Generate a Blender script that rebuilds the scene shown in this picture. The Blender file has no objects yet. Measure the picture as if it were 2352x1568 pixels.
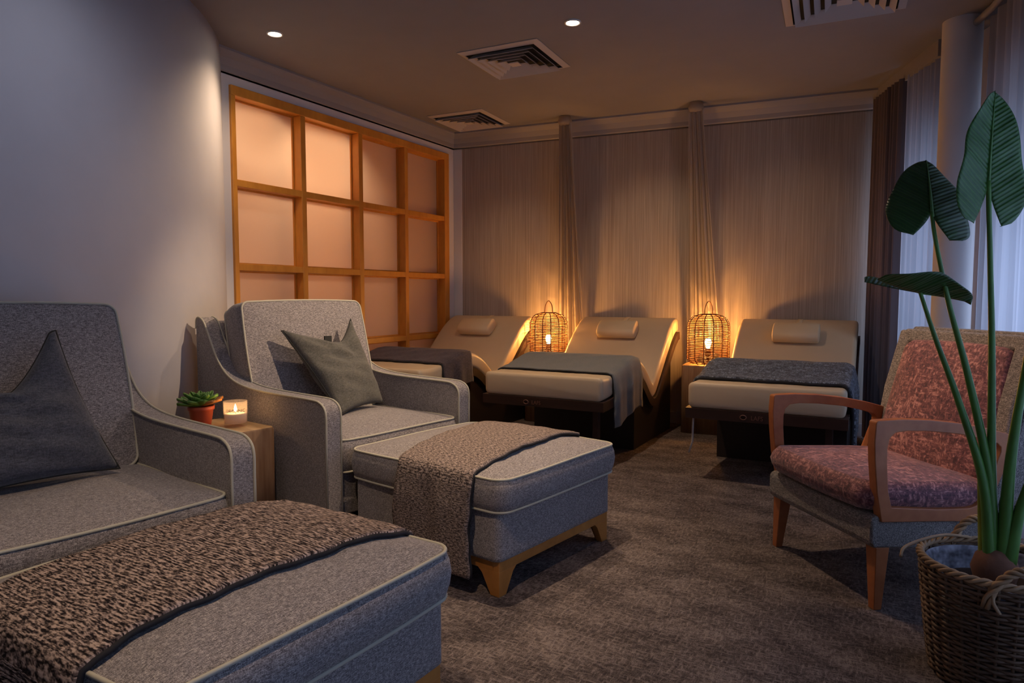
import bpy, bmesh, math, random
from mathutils import Vector, Matrix, noise as mnoise
random.seed(7)
PI = math.pi
sc = bpy.context.scene
COL = sc.collection
R = math.radians

# ------------------------------------------------------------------ materials
def newmat(name):
    m = bpy.data.materials.new(name); m.use_nodes = True
    nt = m.node_tree; nt.nodes.clear()
    out = nt.nodes.new('ShaderNodeOutputMaterial')
    b = nt.nodes.new('ShaderNodeBsdfPrincipled')
    nt.links.new(b.outputs[0], out.inputs[0])
    return m, nt, b, out

def N(nt, t, **kw):
    n = nt.nodes.new(t)
    for k, v in kw.items():
        if k in n.inputs: n.inputs[k].default_value = v
        else: setattr(n, k, v)
    return n

def coords(nt, src='Object', scale=(1, 1, 1), rot=(0, 0, 0)):
    tc = nt.nodes.new('ShaderNodeTexCoord')
    mp = nt.nodes.new('ShaderNodeMapping')
    mp.inputs['Scale'].default_value = scale
    mp.inputs['Rotation'].default_value = rot
    nt.links.new(tc.outputs[src], mp.inputs[0])
    return mp.outputs[0]

def ramp(nt, fac, stops):
    r = nt.nodes.new('ShaderNodeValToRGB')
    el = r.color_ramp.elements
    while len(el) < len(stops): el.new(0.5)
    for e, (p, c) in zip(el, stops):
        e.position = p; e.color = (*c, 1)
    nt.links.new(fac, r.inputs[0])
    return r.outputs[0]

def math_n(nt, op, a, b=None, v=None):
    n = nt.nodes.new('ShaderNodeMath'); n.operation = op
    nt.links.new(a, n.inputs[0])
    if b is not None: nt.links.new(b, n.inputs[1])
    if v is not None: n.inputs[1].default_value = v
    return n.outputs[0]

def noise(nt, vec, scale, detail=2, rough=0.5):
    n = N(nt, 'ShaderNodeTexNoise', Scale=scale, Detail=detail, Roughness=rough)
    nt.links.new(vec, n.inputs['Vector'])
    return n.outputs[0]

def bump(nt, b, h, strength=0.3, dist=0.002):
    n = N(nt, 'ShaderNodeBump', Strength=strength, Distance=dist)
    nt.links.new(h, n.inputs['Height'])
    nt.links.new(n.outputs[0], b.inputs['Normal'])

def plain(name, col, rough=0.6, metal=0.0, bumpy=0.0, var=0.0, spec=0.5):
    m, nt, b, out = newmat(name)
    b.inputs['Roughness'].default_value = rough
    b.inputs['Metallic'].default_value = metal
    b.inputs['Specular IOR Level'].default_value = spec
    v = coords(nt)
    f = noise(nt, v, 6, 4)
    k = var
    c = ramp(nt, f, [(0.3, tuple(x*(1-k) for x in col)), (0.7, tuple(min(1, x*(1+k)) for x in col))])
    nt.links.new(c, b.inputs['Base Color'])
    if bumpy:
        bump(nt, b, noise(nt, v, 120, 3), bumpy, 0.001)
    return m

def tweed(name, dark, mid, light, s=1.0, src='Object', rough=0.95, warp=(55, 270, 270), weft=(270, 270, 55), contrast=1.0, sheen=0.15):
    """woven cloth: short stretched threads in two directions"""
    m, nt, b, out = newmat(name)
    b.inputs['Roughness'].default_value = rough
    b.inputs['Specular IOR Level'].default_value = 0.2
    b.inputs['Sheen Weight'].default_value = sheen
    b.inputs['Sheen Roughness'].default_value = 0.6
    w = [tuple(q*s for q in warp), tuple(q*s for q in weft), (270*s, 55*s, 270*s)]
    fs = [noise(nt, coords(nt, src, q), 1.0, 2, 0.7) for q in w]
    a = math_n(nt, 'MAXIMUM', fs[0], fs[1])
    a = math_n(nt, 'ADD', a, fs[2])
    a = math_n(nt, 'MULTIPLY', a, v=0.5)
    fine = noise(nt, coords(nt, src, (420*s,)*3), 1.0, 1)
    a2 = math_n(nt, 'ADD', math_n(nt, 'MULTIPLY', a, v=0.75), math_n(nt, 'MULTIPLY', fine, v=0.25))
    h = 0.085/contrast
    c = ramp(nt, a2, [(0.525-h, dark), (0.525, mid), (0.525+h, light)])
    nt.links.new(c, b.inputs['Base Color'])
    bump(nt, b, a2, 0.35, 0.002)
    return m

def wood(name, dark, light, scale=(3, 3, 40), rough=0.45, src='Object'):
    m, nt, b, out = newmat(name)
    b.inputs['Roughness'].default_value = rough
    v = coords(nt, src, scale)
    f = noise(nt, v, 1.0, 5, 0.6)
    f2 = noise(nt, coords(nt, src, tuple(q*6 for q in scale)), 1.0, 2)
    a = math_n(nt, 'ADD', math_n(nt, 'MULTIPLY', f, v=0.75), math_n(nt, 'MULTIPLY', f2, v=0.25))
    c = ramp(nt, a, [(0.32, dark), (0.68, light)])
    nt.links.new(c, b.inputs['Base Color'])
    bump(nt, b, a, 0.08, 0.002)
    return m

def emit(name, col, strength):
    m = bpy.data.materials.new(name); m.use_nodes = True
    nt = m.node_tree; nt.nodes.clear()
    o = nt.nodes.new('ShaderNodeOutputMaterial'); e = nt.nodes.new('ShaderNodeEmission')
    e.inputs[0].default_value = (*col, 1); e.inputs[1].default_value = strength
    nt.links.new(e.outputs[0], o.inputs[0])
    return m

def sheer(name, col, transl=0.6, rough=0.9, transp=0.0, stripe=False, tcol=None):
    m = bpy.data.materials.new(name); m.use_nodes = True
    nt = m.node_tree; nt.nodes.clear()
    o = nt.nodes.new('ShaderNodeOutputMaterial')
    d = nt.nodes.new('ShaderNodeBsdfDiffuse'); t = nt.nodes.new('ShaderNodeBsdfTranslucent')
    v = coords(nt, 'UV', (90, 1.2, 1))
    f = noise(nt, v, 1.0, 3)
    k = 0.35 if stripe else 0.12
    c = ramp(nt, f, [(0.3, tuple(x*(1-k) for x in col)), (0.7, col)])
    nt.links.new(c, d.inputs[0])
    if tcol: t.inputs[0].default_value = (*tcol, 1)
    else: nt.links.new(c, t.inputs[0])
    mx = nt.nodes.new('ShaderNodeMixShader'); mx.inputs[0].default_value = transl
    nt.links.new(d.outputs[0], mx.inputs[1]); nt.links.new(t.outputs[0], mx.inputs[2])
    last = mx
    if transp:
        tr = nt.nodes.new('ShaderNodeBsdfTransparent')
        m2 = nt.nodes.new('ShaderNodeMixShader'); m2.inputs[0].default_value = transp
        nt.links.new(mx.outputs[0], m2.inputs[1]); nt.links.new(tr.outputs[0], m2.inputs[2]); last = m2
    nt.links.new(last.outputs[0], o.inputs[0])
    return m

M = {}
M['plaster'] = plain('white_plaster', (0.60, 0.58, 0.59), 0.85, bumpy=0.15, var=0.02)
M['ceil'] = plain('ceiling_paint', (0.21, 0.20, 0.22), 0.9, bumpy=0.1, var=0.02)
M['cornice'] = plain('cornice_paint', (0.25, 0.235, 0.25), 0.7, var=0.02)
M['fabric'] = tweed('grey_tweed', (0.085, 0.076, 0.080), (0.235, 0.215, 0.215), (0.48, 0.44, 0.42), s=1.45, contrast=0.95)
M['fabric2'] = tweed('grey_tweed_lounge', (0.075, 0.07, 0.068), (0.19, 0.175, 0.165), (0.40, 0.36, 0.33), s=1.3, contrast=1.1)
M['piping'] = plain('piping_cord', (0.46, 0.44, 0.35), 0.8, bumpy=0.2)
M['slate'] = tweed('slate_linen', (0.035, 0.04, 0.052), (0.065, 0.07, 0.088), (0.105, 0.11, 0.13), s=0.8, contrast=0.8)
M['moss'] = tweed('grey_green_linen', (0.045, 0.044, 0.038), (0.085, 0.083, 0.072), (0.13, 0.125, 0.11), s=0.8, contrast=0.7)
M['seam'] = plain('dark_seam', (0.02, 0.02, 0.018), 0.8)
M['oak'] = wood('honey_oak', (0.30, 0.115, 0.022), (0.52, 0.23, 0.055), (4, 4, 4), 0.4)
M['lattice'] = wood('honey_pine_lattice', (0.50, 0.19, 0.022), (0.70, 0.31, 0.045), (6, 6, 2), 0.4)
M['log'] = wood('raw_oak_block', (0.20, 0.10, 0.045), (0.44, 0.27, 0.14), (14, 14, 1.2), 0.6)
M['logtop'] = wood('oak_block_top', (0.34, 0.19, 0.07), (0.56, 0.36, 0.17), (6, 30, 5), 0.5)
M['redwood'] = wood('teak_arm', (0.30, 0.085, 0.025), (0.48, 0.17, 0.06), (5, 5, 5), 0.4)
M['dark'] = wood('wenge_shell', (0.016, 0.006, 0.004), (0.042, 0.015, 0.009), (2, 8, 8), 0.5)
M['darkbase'] = plain('dark_base', (0.012, 0.007, 0.006), 0.5)
M['cream'] = plain('cream_leatherette', (0.60, 0.47, 0.31), 0.45, var=0.03, spec=0.35)
M['creampillow'] = plain('cream_pillow', (0.66, 0.52, 0.33), 0.5, var=0.02)
M['copper'] = plain('engraved_mark', (0.16, 0.07, 0.045), 0.5)
M['greythrow'] = tweed('grey_wool', (0.11, 0.115, 0.11), (0.155, 0.16, 0.155), (0.20, 0.205, 0.20), s=1.2, contrast=0.6)
M['bluethrow'] = tweed('charcoal_blue_knit', (0.02, 0.022, 0.028), (0.062, 0.07, 0.085), (0.24, 0.28, 0.34), s=0.35, contrast=1.0)
M['plumthrow'] = tweed('plum_wool', (0.03, 0.022, 0.03), (0.06, 0.045, 0.055), (0.10, 0.075, 0.09), s=0.5, contrast=0.9)
M['hem'] = plain('dark_hem', (0.012, 0.012, 0.016), 0.9)
M['glass_rim'] = None

def throw_mat(name, dark, mid, light, sx, sy, pitch):
    m, nt, b, out = newmat(name)
    b.inputs['Roughness'].default_value = 1.0
    b.inputs['Specular IOR Level'].default_value = 0.1
    f1 = noise(nt, coords(nt, 'UV', (sx, sy, 1)), 1.0, 2, 0.6)
    f2 = noise(nt, coords(nt, 'UV', (sx*2.5, sy*2, 1)), 1.0, 1)
    sep = nt.nodes.new('ShaderNodeSeparateXYZ'); nt.links.new(coords(nt, 'UV', (1, 1, 1)), sep.inputs[0])
    wob = noise(nt, coords(nt, 'UV', (14, 6, 1)), 1.0, 2)
    rows = math_n(nt, 'SINE', math_n(nt, 'ADD', math_n(nt, 'MULTIPLY', sep.outputs[1], v=2*PI/pitch), math_n(nt, 'MULTIPLY', wob, v=9.0)))
    a = math_n(nt, 'ADD', math_n(nt, 'MULTIPLY', f1, v=0.62), math_n(nt, 'MULTIPLY', f2, v=0.38))
    a = math_n(nt, 'ADD', a, math_n(nt, 'MULTIPLY', rows, v=0.035))
    c = ramp(nt, a, [(0.42, dark), (0.50, mid), (0.59, light)])
    nt.links.new(c, b.inputs['Base Color'])
    bump(nt, b, a, 0.5, 0.004)
    return m
M['throw1'] = throw_mat('chunky_brown_weave', (0.016, 0.013, 0.015), (0.15, 0.115, 0.105), (0.46, 0.36, 0.31), 36, 150, 0.0085)
M['throw2'] = throw_mat('brown_marl_weave', (0.045, 0.036, 0.036), (0.17, 0.135, 0.12), (0.40, 0.32, 0.28), 70, 230, 0.005)

def crosshatch():
    m, nt, b, out = newmat('plum_crosshatch_velvet')
    b.inputs['Roughness'].default_value = 0.75
    b.inputs['Sheen Weight'].default_value = 0.3
    fs = [noise(nt, coords(nt, 'Object', q), 1.0, 3, 0.65) for q in ((20, 75, 75), (75, 20, 75), (75, 75, 20))]
    a = math_n(nt, 'MAXIMUM', math_n(nt, 'MAXIMUM', fs[0], fs[1]), fs[2])
    big = noise(nt, coords(nt, 'Object', (5, 5, 5)), 1.0, 2)
    a2 = math_n(nt, 'ADD', math_n(nt, 'MULTIPLY', a, v=0.85), math_n(nt, 'MULTIPLY', big, v=0.15))
    c = ramp(nt, a2, [(0.46, (0.055, 0.014, 0.028)), (0.56, (0.18, 0.058, 0.068)), (0.66, (0.50, 0.235, 0.22))])
    nt.links.new(c, b.inputs['Base Color'])
    bump(nt, b, a2, 0.4, 0.003)
    return m
M['plum'] = crosshatch()

def carpet():
    m, nt, b, out = newmat('mottled_carpet')
    b.inputs['Roughness'].default_value = 1.0
    b.inputs['Specular IOR Level'].default_value = 0.05
    f0 = noise(nt, coords(nt, 'Object', (28, 110, 1), (0, 0, 0.25)), 1.0, 3, 0.65)
    f1 = noise(nt, coords(nt, 'Object', (110, 28, 1), (0, 0, 0.25)), 1.0, 3, 0.65)
    big = noise(nt, coords(nt, 'Object', (4, 7, 1)), 1.0, 4, 0.6)
    a = math_n(nt, 'MAXIMUM', f0, f1)
    fine = noise(nt, coords(nt, 'Object', (260, 260, 1)), 1.0, 2)
    s = math_n(nt, 'ADD', math_n(nt, 'MULTIPLY', a, v=0.55), math_n(nt, 'MULTIPLY', big, v=0.25))
    s = math_n(nt, 'ADD', s, math_n(nt, 'MULTIPLY', fine, v=0.2))
    c = ramp(nt, s, [(0.44, (0.042, 0.034, 0.034)), (0.52, (0.105, 0.085, 0.080)), (0.60, (0.21, 0.172, 0.158))])
    nt.links.new(c, b.inputs['Base Color'])
    bump(nt, b, s, 0.8, 0.004)
    return m
M['carpet'] = carpet()

def wallpaper():
    m, nt, b, out = newmat('string_wallpaper')
    b.inputs['Roughness'].default_value = 0.9
    v = coords(nt, 'Object', (120, 120, 0.8))
    f = noise(nt, v, 1.0, 3, 0.7)
    f2 = noise(nt, coords(nt, 'Object', (260, 260, 3)), 1.0, 2)
    a = math_n(nt, 'ADD', math_n(nt, 'MULTIPLY', f, v=0.55), math_n(nt, 'MULTIPLY', f2, v=0.45))
    c = ramp(nt, a, [(0.34, (0.25, 0.205, 0.18)), (0.5, (0.33, 0.28, 0.245)), (0.66, (0.43, 0.37, 0.325))])
    nt.links.new(c, b.inputs['Base Color'])
    bump(nt, b, a, 0.3, 0.002)
    return m
M['wallpaper'] = wallpaper()
M['frost'] = sheer('frosted_glass', (0.72, 0.64, 0.60), 0.75, tcol=(0.80, 0.66, 0.54))
M['sheer'] = sheer('sheer_voile', (0.40, 0.38, 0.42), 0.55, tcol=(0.42, 0.44, 0.50))
M['drape'] = sheer('dark_drape', (0.13, 0.105, 0.115), 0.15)
M['bedsheer'] = sheer('beige_voile', (0.62, 0.54, 0.47), 0.5, stripe=True, transp=0.22)
M['terracotta'] = plain('terracotta_plastic', (0.42, 0.075, 0.035), 0.5)
M['soil'] = plain('dark_soil', (0.03, 0.018, 0.012), 1, bumpy=0.8)
M['bulbhusk'] = plain('brown_husk', (0.16, 0.07, 0.04), 0.9, bumpy=0.6, var=0.4)
M['wicker'] = plain('dark_wicker', (0.13, 0.075, 0.042), 0.6, var=0.5, bumpy=0.3)
M['wickerlight'] = plain('pale_wicker', (0.34, 0.22, 0.12), 0.55, var=0.35)
M['rattan'] = plain('lamp_rattan', (0.13, 0.045, 0.012), 0.6, var=0.2)
M['vent'] = plain('vent_enamel', (0.42, 0.38, 0.37), 0.5)
M['black'] = plain('black_void', (0.004, 0.004, 0.004), 0.8)
M['metal'] = plain('white_ring', (0.6, 0.58, 0.55), 0.4)
M['brass'] = plain('dark_brass', (0.12, 0.06, 0.02), 0.4, metal=0.6)
M['wax'] = sheer('candle_wax', (0.85, 0.72, 0.62), 0.45)
M['winframe'] = plain('window_frame_paint', (0.45, 0.45, 0.47), 0.5)
M['liner'] = tweed('grey_check_liner', (0.08, 0.08, 0.10), (0.22, 0.22, 0.26), (0.42, 0.42, 0.48), s=0.12, contrast=0.8)
M['cable'] = plain('white_cable', (0.5, 0.45, 0.42), 0.5)
M['bulb'] = emit('bulb_glow', (1.0, 0.55, 0.16), 60)
M['down'] = emit('downlight_glow', (1.0, 0.86, 0.68), 45)
M['flame'] = emit('flame_glow', (1.0, 0.55, 0.18), 40)

def leafmat(name, a, b_):
    m, nt, b, out = newmat(name)
    b.inputs['Roughness'].default_value = 0.38
    tc = nt.nodes.new('ShaderNodeTexCoord'); sep = nt.nodes.new('ShaderNodeSeparateXYZ')
    nt.links.new(tc.outputs['UV'], sep.inputs[0])
    # side veins run slanted from the midrib: u = |x|, v = along
    ax = math_n(nt, 'ABSOLUTE', sep.outputs[0])
    s = math_n(nt, 'SUBTRACT', sep.outputs[1], math_n(nt, 'MULTIPLY', ax, v=0.75))
    w = math_n(nt, 'SINE', math_n(nt, 'MULTIPLY', s, v=46.0))
    p = math_n(nt, 'POWER', math_n(nt, 'MULTIPLY', math_n(nt, 'ADD', w, v=1.0), v=0.5), v=14.0)
    nz = noise(nt, coords(nt, 'UV', (4, 4, 1)), 1.0, 3)
    s2 = math_n(nt, 'ADD', math_n(nt, 'MULTIPLY', p, v=0.55), math_n(nt, 'MULTIPLY', nz, v=0.45))
    c = ramp(nt, s2, [(0.1, a), (0.95, b_)])
    nt.links.new(c, b.inputs['Base Color'])
    bump(nt, b, w, 0.25, 0.004)
    return m
M['leafA'] = leafmat('alocasia_leaf', (0.018, 0.085, 0.014), (0.09, 0.24, 0.04))
M['leafB'] = leafmat('alocasia_leaf_dark', (0.012, 0.050, 0.010), (0.06, 0.14, 0.025))
M['midrib'] = plain('midrib_green', (0.10, 0.24, 0.06), 0.4)
M['stem'] = plain('stem_green', (0.07, 0.19, 0.03), 0.4, var=0.25)
M['stemy'] = plain('stem_yellow_green', (0.22, 0.26, 0.02), 0.4, var=0.3)
M['succ'] = plain('succulent_green', (0.09, 0.22, 0.035), 0.45, var=0.35)
M['succr'] = plain('succulent_red_tip', (0.35, 0.14, 0.03), 0.45, var=0.3)

def glass():
    m = bpy.data.materials.new('clear_glass'); m.use_nodes = True
    nt = m.node_tree; nt.nodes.clear()
    o = nt.nodes.new('ShaderNodeOutputMaterial'); t = nt.nodes.new('ShaderNodeBsdfTransparent'); g = nt.nodes.new('ShaderNodeBsdfGlossy')
    t.inputs[0].default_value = (0.93, 0.92, 0.90, 1); g.inputs['Roughness'].default_value = 0.06
    lw = nt.nodes.new('ShaderNodeLayerWeight'); lw.inputs[0].default_value = 0.3
    mx = nt.nodes.new('ShaderNodeMixShader'); nt.links.new(math_n(nt, 'MULTIPLY', math_n(nt, 'POWER', lw.outputs['Facing'], v=2.5), v=0.5), mx.inputs[0])
    nt.links.new(t.outputs[0], mx.inputs[1]); nt.links.new(g.outputs[0], mx.inputs[2]); nt.links.new(mx.outputs[0], o.inputs[0])
    return m
M['glass'] = glass()
M['tumbler'] = sheer('warm_candle_glass', (0.85, 0.75, 0.68), 0.6, transp=0.86, tcol=(0.95, 0.80, 0.68))

# ------------------------------------------------------------------ helpers
def mesh_obj(name, verts, faces, mat, parent=None, smooth=True, uvs=None, bevel=0, sub=0, solid=0, recalc=True, solid_off=-1):
    me = bpy.data.meshes.new(name)
    me.from_pydata([tuple(v) for v in verts], [], faces)
    if uvs is not None:
        ul = me.uv_layers.new(name='UVMap')
        for lp in me.loops: ul.data[lp.index].uv = uvs[lp.vertex_index]
    if recalc:
        bm = bmesh.new(); bm.from_mesh(me)
        bmesh.ops.recalc_face_normals(bm, faces=bm.faces)
        bm.to_mesh(me); bm.free()
    o = bpy.data.objects.new(name, me); COL.objects.link(o)
    if mat: me.materials.append(mat)
    if smooth:
        for p in me.polygons: p.use_smooth = True
    if solid:
        md = o.modifiers.new('thick', 'SOLIDIFY'); md.thickness = solid; md.offset = solid_off
    if bevel:
        md = o.modifiers.new('bev', 'BEVEL'); md.width = bevel; md.segments = 3; md.limit_method = 'ANGLE'; md.angle_limit = R(35)
        wn = o.modifiers.new('wn', 'WEIGHTED_NORMAL'); wn.keep_sharp = False
    if sub:
        md = o.modifiers.new('sub', 'SUBSURF'); md.levels = sub; md.render_levels = sub
    if parent: o.parent = parent
    return o

def tag(o, label=None, cat=None, group=None, kind=None):
    if label: o['label'] = label
    if cat: o['category'] = cat
    if group: o['group'] = group
    if kind: o['kind'] = kind
    return o

def thing(name, label, cat, loc=(0, 0, 0), rz=0, group=None):
    o = bpy.data.objects.new(name, None); COL.objects.link(o)
    o.location = loc; o.rotation_euler = (0, 0, rz); o.empty_display_size = 0.1
    return tag(o, label, cat, group)

def struct(o): o['kind'] = 'structure'; return o

def boxv(x0, x1, y0, y1, z0, z1):
    v = [(x, y, z) for z in (z0, z1) for y in (y0, y1) for x in (x0, x1)]
    f = [(0, 2, 3, 1), (4, 5, 7, 6), (0, 1, 5, 4), (2, 6, 7, 3), (0, 4, 6, 2), (1, 3, 7, 5)]
    return v, f

def box(name, b, mat, parent=None, bevel=0.003, xf=None):
    v, f = boxv(*b)
    if xf: v = [xf @ Vector(p) for p in v]
    return mesh_obj(name, v, f, mat, parent, smooth=bevel > 0, bevel=bevel)

def multi(parts):
    V, F = [], []
    for v, f in parts:
        k = len(V); V += list(v); F += [tuple(i+k for i in q) for q in f]
    return V, F

def tubev(pts, r, closed=False, n=8, radii=None):
    pts = [Vector(p) for p in pts]; m = len(pts)
    V = []; prev = None
    for i, p in enumerate(pts):
        if closed: t = pts[(i+1) % m] - pts[i-1]
        else: t = pts[min(i+1, m-1)] - pts[max(i-1, 0)]
        if t.length < 1e-9: t = Vector((0, 0, 1))
        t.normalize()
        if prev is None:
            a = Vector((0, 0, 1)) if abs(t.z) < 0.9 else Vector((1, 0, 0))
            nrm = t.cross(a).normalized()
        else:
            nrm = prev - t*prev.dot(t)
            nrm = nrm.normalized() if nrm.length > 1e-6 else t.orthogonal().normalized()
        prev = nrm; bn = t.cross(nrm)
        rr = radii[i] if radii else r
        for k in range(n):
            a = 2*PI*k/n
            V.append(p + nrm*(rr*math.cos(a)) + bn*(rr*math.sin(a)))
    F = []
    for i in range(m if closed else m-1):
        j = (i+1) % m
        for k in range(n):
            F.append((i*n+k, i*n+(k+1) % n, j*n+(k+1) % n, j*n+k))
    if not closed:
        F.append(tuple(range(n))[::-1]); F.append(tuple((m-1)*n+k for k in range(n)))
    return V, F

def tube(name, pts, r, mat, parent=None, closed=False, n=8, radii=None):
    v, f = tubev(pts, r, closed, n, radii)
    return mesh_obj(name, v, f, mat, parent, recalc=False)

def catmull(pts, n=8, closed=False):
    P = [Vector(p) for p in pts]; out = []; m = len(P)
    segs = m if closed else m-1
    for i in range(segs):
        p0 = P[i-1] if (i > 0 or closed) else P[0]*2-P[1]
        p1 = P[i]; p2 = P[(i+1) % m]
        p3 = P[(i+2) % m] if (i+2 < m or closed) else P[-1]*2-P[-2]
        for k in range(n):
            t = k/n
            out.append(0.5*((2*p1)+(-p0+p2)*t+(2*p0-5*p1+4*p2-p3)*t*t+(-p0+3*p1-3*p2+p3)*t**3))
    if not closed: out.append(P[-1])
    return out

def lathev(prof, n=32, cx=0, cy=0):
    V, F = [], []
    for r, z in prof:
        for k in range(n):
            a = 2*PI*k/n; V.append((cx+r*math.cos(a), cy+r*math.sin(a), z))
    for i in range(len(prof)-1):
        for k in range(n):
            F.append((i*n+k, i*n+(k+1) % n, (i+1)*n+(k+1) % n, (i+1)*n+k))
    return V, F

def lathe(name, prof, mat, parent=None, n=32, cx=0, cy=0, smooth=True):
    v, f = lathev(prof, n, cx, cy)
    return mesh_obj(name, v, f, mat, parent, smooth)

def grid(name, nu, nv, fn, mat, parent=None, solid=0, uvscale=(1, 1), off=-1, sub=0):
    V, U, F = [], [], []
    for j in range(nv+1):
        for i in range(nu+1):
            u, v = i/nu, j/nv
            V.append(fn(u, v)); U.append((u*uvscale[0], v*uvscale[1]))
    for j in range(nv):
        for i in range(nu):
            a = j*(nu+1)+i; F.append((a, a+1, a+nu+2, a+nu+1))
    return mesh_obj(name, V, F, mat, parent, uvs=U, solid=solid, solid_off=off, sub=sub)

def prism(name, poly, y0, y1, mat, parent=None, bevel=0.004, plane='XZ', xf=None):
    n = len(poly)
    if plane == 'XZ': V = [(p[0], y0, p[1]) for p in poly] + [(p[0], y1, p[1]) for p in poly]
    elif plane == 'YZ': V = [(y0, p[0], p[1]) for p in poly] + [(y1, p[0], p[1]) for p in poly]
    else: V = [(p[0], p[1], y0) for p in poly] + [(p[0], p[1], y1) for p in poly]
    F = [tuple(range(n)), tuple(range(2*n-1, n-1, -1))]
    for i in range(n):
        j = (i+1) % n; F.append((i, j, j+n, i+n))
    if xf: V = [xf @ Vector(p) for p in V]
    return mesh_obj(name, V, F, mat, parent, smooth=bevel > 0, bevel=bevel)

def rrect(hx, hy, r, n=6, m=6):
    """rounded rectangle outline with points along the straights too"""
    pts = []
    cs = [(hx-r, hy-r, 0), (-hx+r, hy-r, 90), (-hx+r, -hy+r, 180), (hx-r, -hy+r, 270)]
    for k, (cx, cy, a0) in enumerate(cs):
        arc = [(cx+r*math.cos(R(a0+90*i/n)), cy+r*math.sin(R(a0+90*i/n))) for i in range(n+1)]
        pts += arc
        nx = cs[(k+1) % 4]; a1 = nx[2]
        q = (nx[0]+r*math.cos(R(a1)), nx[1]+r*math.sin(R(a1))); p = arc[-1]
        for i in range(1, m):
            pts.append((p[0]+(q[0]-p[0])*i/m, p[1]+(q[1]-p[1])*i/m))
    return pts

def cushion(name, hx, hy, z0, z1, crown, r, mat, parent, xf=None, bulge=0.012, pipe=0.0050, crown_b=0.0, seed=1, pipemat=None, botpipe=True, wav=0.004):
    """boxed cushion: flat sides, crowned top, piped edges. centred in XY"""
    xf = xf or Matrix()
    out = rrect(hx, hy, r)
    n = len(out)
    rnd = random.Random(seed); ph = [rnd.uniform(0, 6.28) for _ in range(4)]
    def wob(x, y): return wav*(math.sin(x*9+ph[0])+math.sin(y*8+ph[1]))*0.5
    bow = 0.010
    def o2(x, y, e=0.0):
        # sides bow slightly outward in the middle
        bx = bow*(1-(y/hy)**2)*(x/hx); by = bow*(1-(x/hx)**2)*(y/hy)
        k = 1+e/ max(hx, hy)
        return (x*k+bx, y*k+by)
    rings = []
    for s in (0.3, 0.65, 0.9): rings.append([(*[c*s for c in o2(x, y)], z0-crown_b*(1-s**2.5)) for x, y in out])
    rings.append([(*o2(x, y), z0+wob(x+2, y)*0.6) for x, y in out])
    for t in (0.25, 0.5, 0.75):
        rings.append([(*o2(x, y, bulge*math.sin(PI*t)), z0+(z1-z0)*t) for x, y in out])
    rings.append([(*o2(x, y), z1+wob(x, y)) for x, y in out])
    for s in (0.975, 0.93, 0.85, 0.74, 0.6, 0.42, 0.22):
        rings.append([(*[c*s for c in o2(x, y)], z1+wob(x, y)*s+crown*(1-s**2.6)) for x, y in out])
    V = []; F = []
    V.append((0, 0, z0-crown_b))
    for rg in rings: V += rg
    V.append((0, 0, z1+crown))
    for k in range(n): F.append((0, 1+(k+1) % n, 1+k))
    for i in range(len(rings)-1):
        for k in range(n):
            F.append((1+i*n+k, 1+i*n+(k+1) % n, 1+(i+1)*n+(k+1) % n, 1+(i+1)*n+k))
    L = len(V)-1; b = 1+(len(rings)-1)*n
    for k in range(n): F.append((b+k, b+(k+1) % n, L))
    V = [xf @ Vector(p) for p in V]
    o = mesh_obj(name, V, F, mat, parent)
    if pipe:
        top = [xf @ Vector(p) for p in rings[7]]
        bot = [xf @ Vector(p) for p in rings[3]]
        pm = pipemat or M['piping']
        lst = [tubev(top, pipe, True)]
        if botpipe: lst.append(tubev(bot, pipe, True))
        v, f = multi(lst)
        mesh_obj('piping', v, f, pm, o, recalc=False)
    return o

def rsec(hw, hz, r, n=4):
    p = []
    for cx, cz, a0 in ((hw-r, hz-r, 0), (-hw+r, hz-r, 90), (-hw+r, -hz+r, 180), (hw-r, -hz+r, 270)):
        p += [(cx+r*math.cos(R(a0+90*i/n)), cz+r*math.sin(R(a0+90*i/n))) for i in range(n+1)]
    return p

# ------------------------------------------------------------------ room shell
ZC = 2.65
XL = -3.75
def backy(x): return 5.60 + (x+3.75)*0.107
v = [(-6, -2.2, 0), (3.2, -2.2, 0), (3.2, 7, 0), (-6, 7, 0), (-6, -2.2, -0.05), (3.2, -2.2, -0.05), (3.2, 7, -0.05), (-6, 7, -0.05)]
f = [(0, 1, 2, 3), (4, 7, 6, 5), (0, 4, 5, 1), (1, 5, 6, 2), (2, 6, 7, 3), (3, 7, 4, 0)]
struct(mesh_obj('floor', v, f, M['carpet'], smooth=False))
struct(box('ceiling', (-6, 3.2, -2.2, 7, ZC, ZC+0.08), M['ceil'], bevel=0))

# back wall, slightly skewed
bw = Matrix.Rotation(math.atan(0.107), 4, 'Z')
bw.translation = Vector((XL, 5.60, 0))
Lb = (0.15-XL)/math.cos(math.atan(0.107))
struct(box('wall_back', (-0.8, Lb+0.4, 0, 0.12, 0, ZC), M['wallpaper'], bevel=0, xf=bw))
# plain return strip beside the lattice
struct(box('trim_1', (0.0, 0.09, -0.006, 0.004, 0, ZC-0.14), M['plaster'], bevel=0.002, xf=bw))
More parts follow.
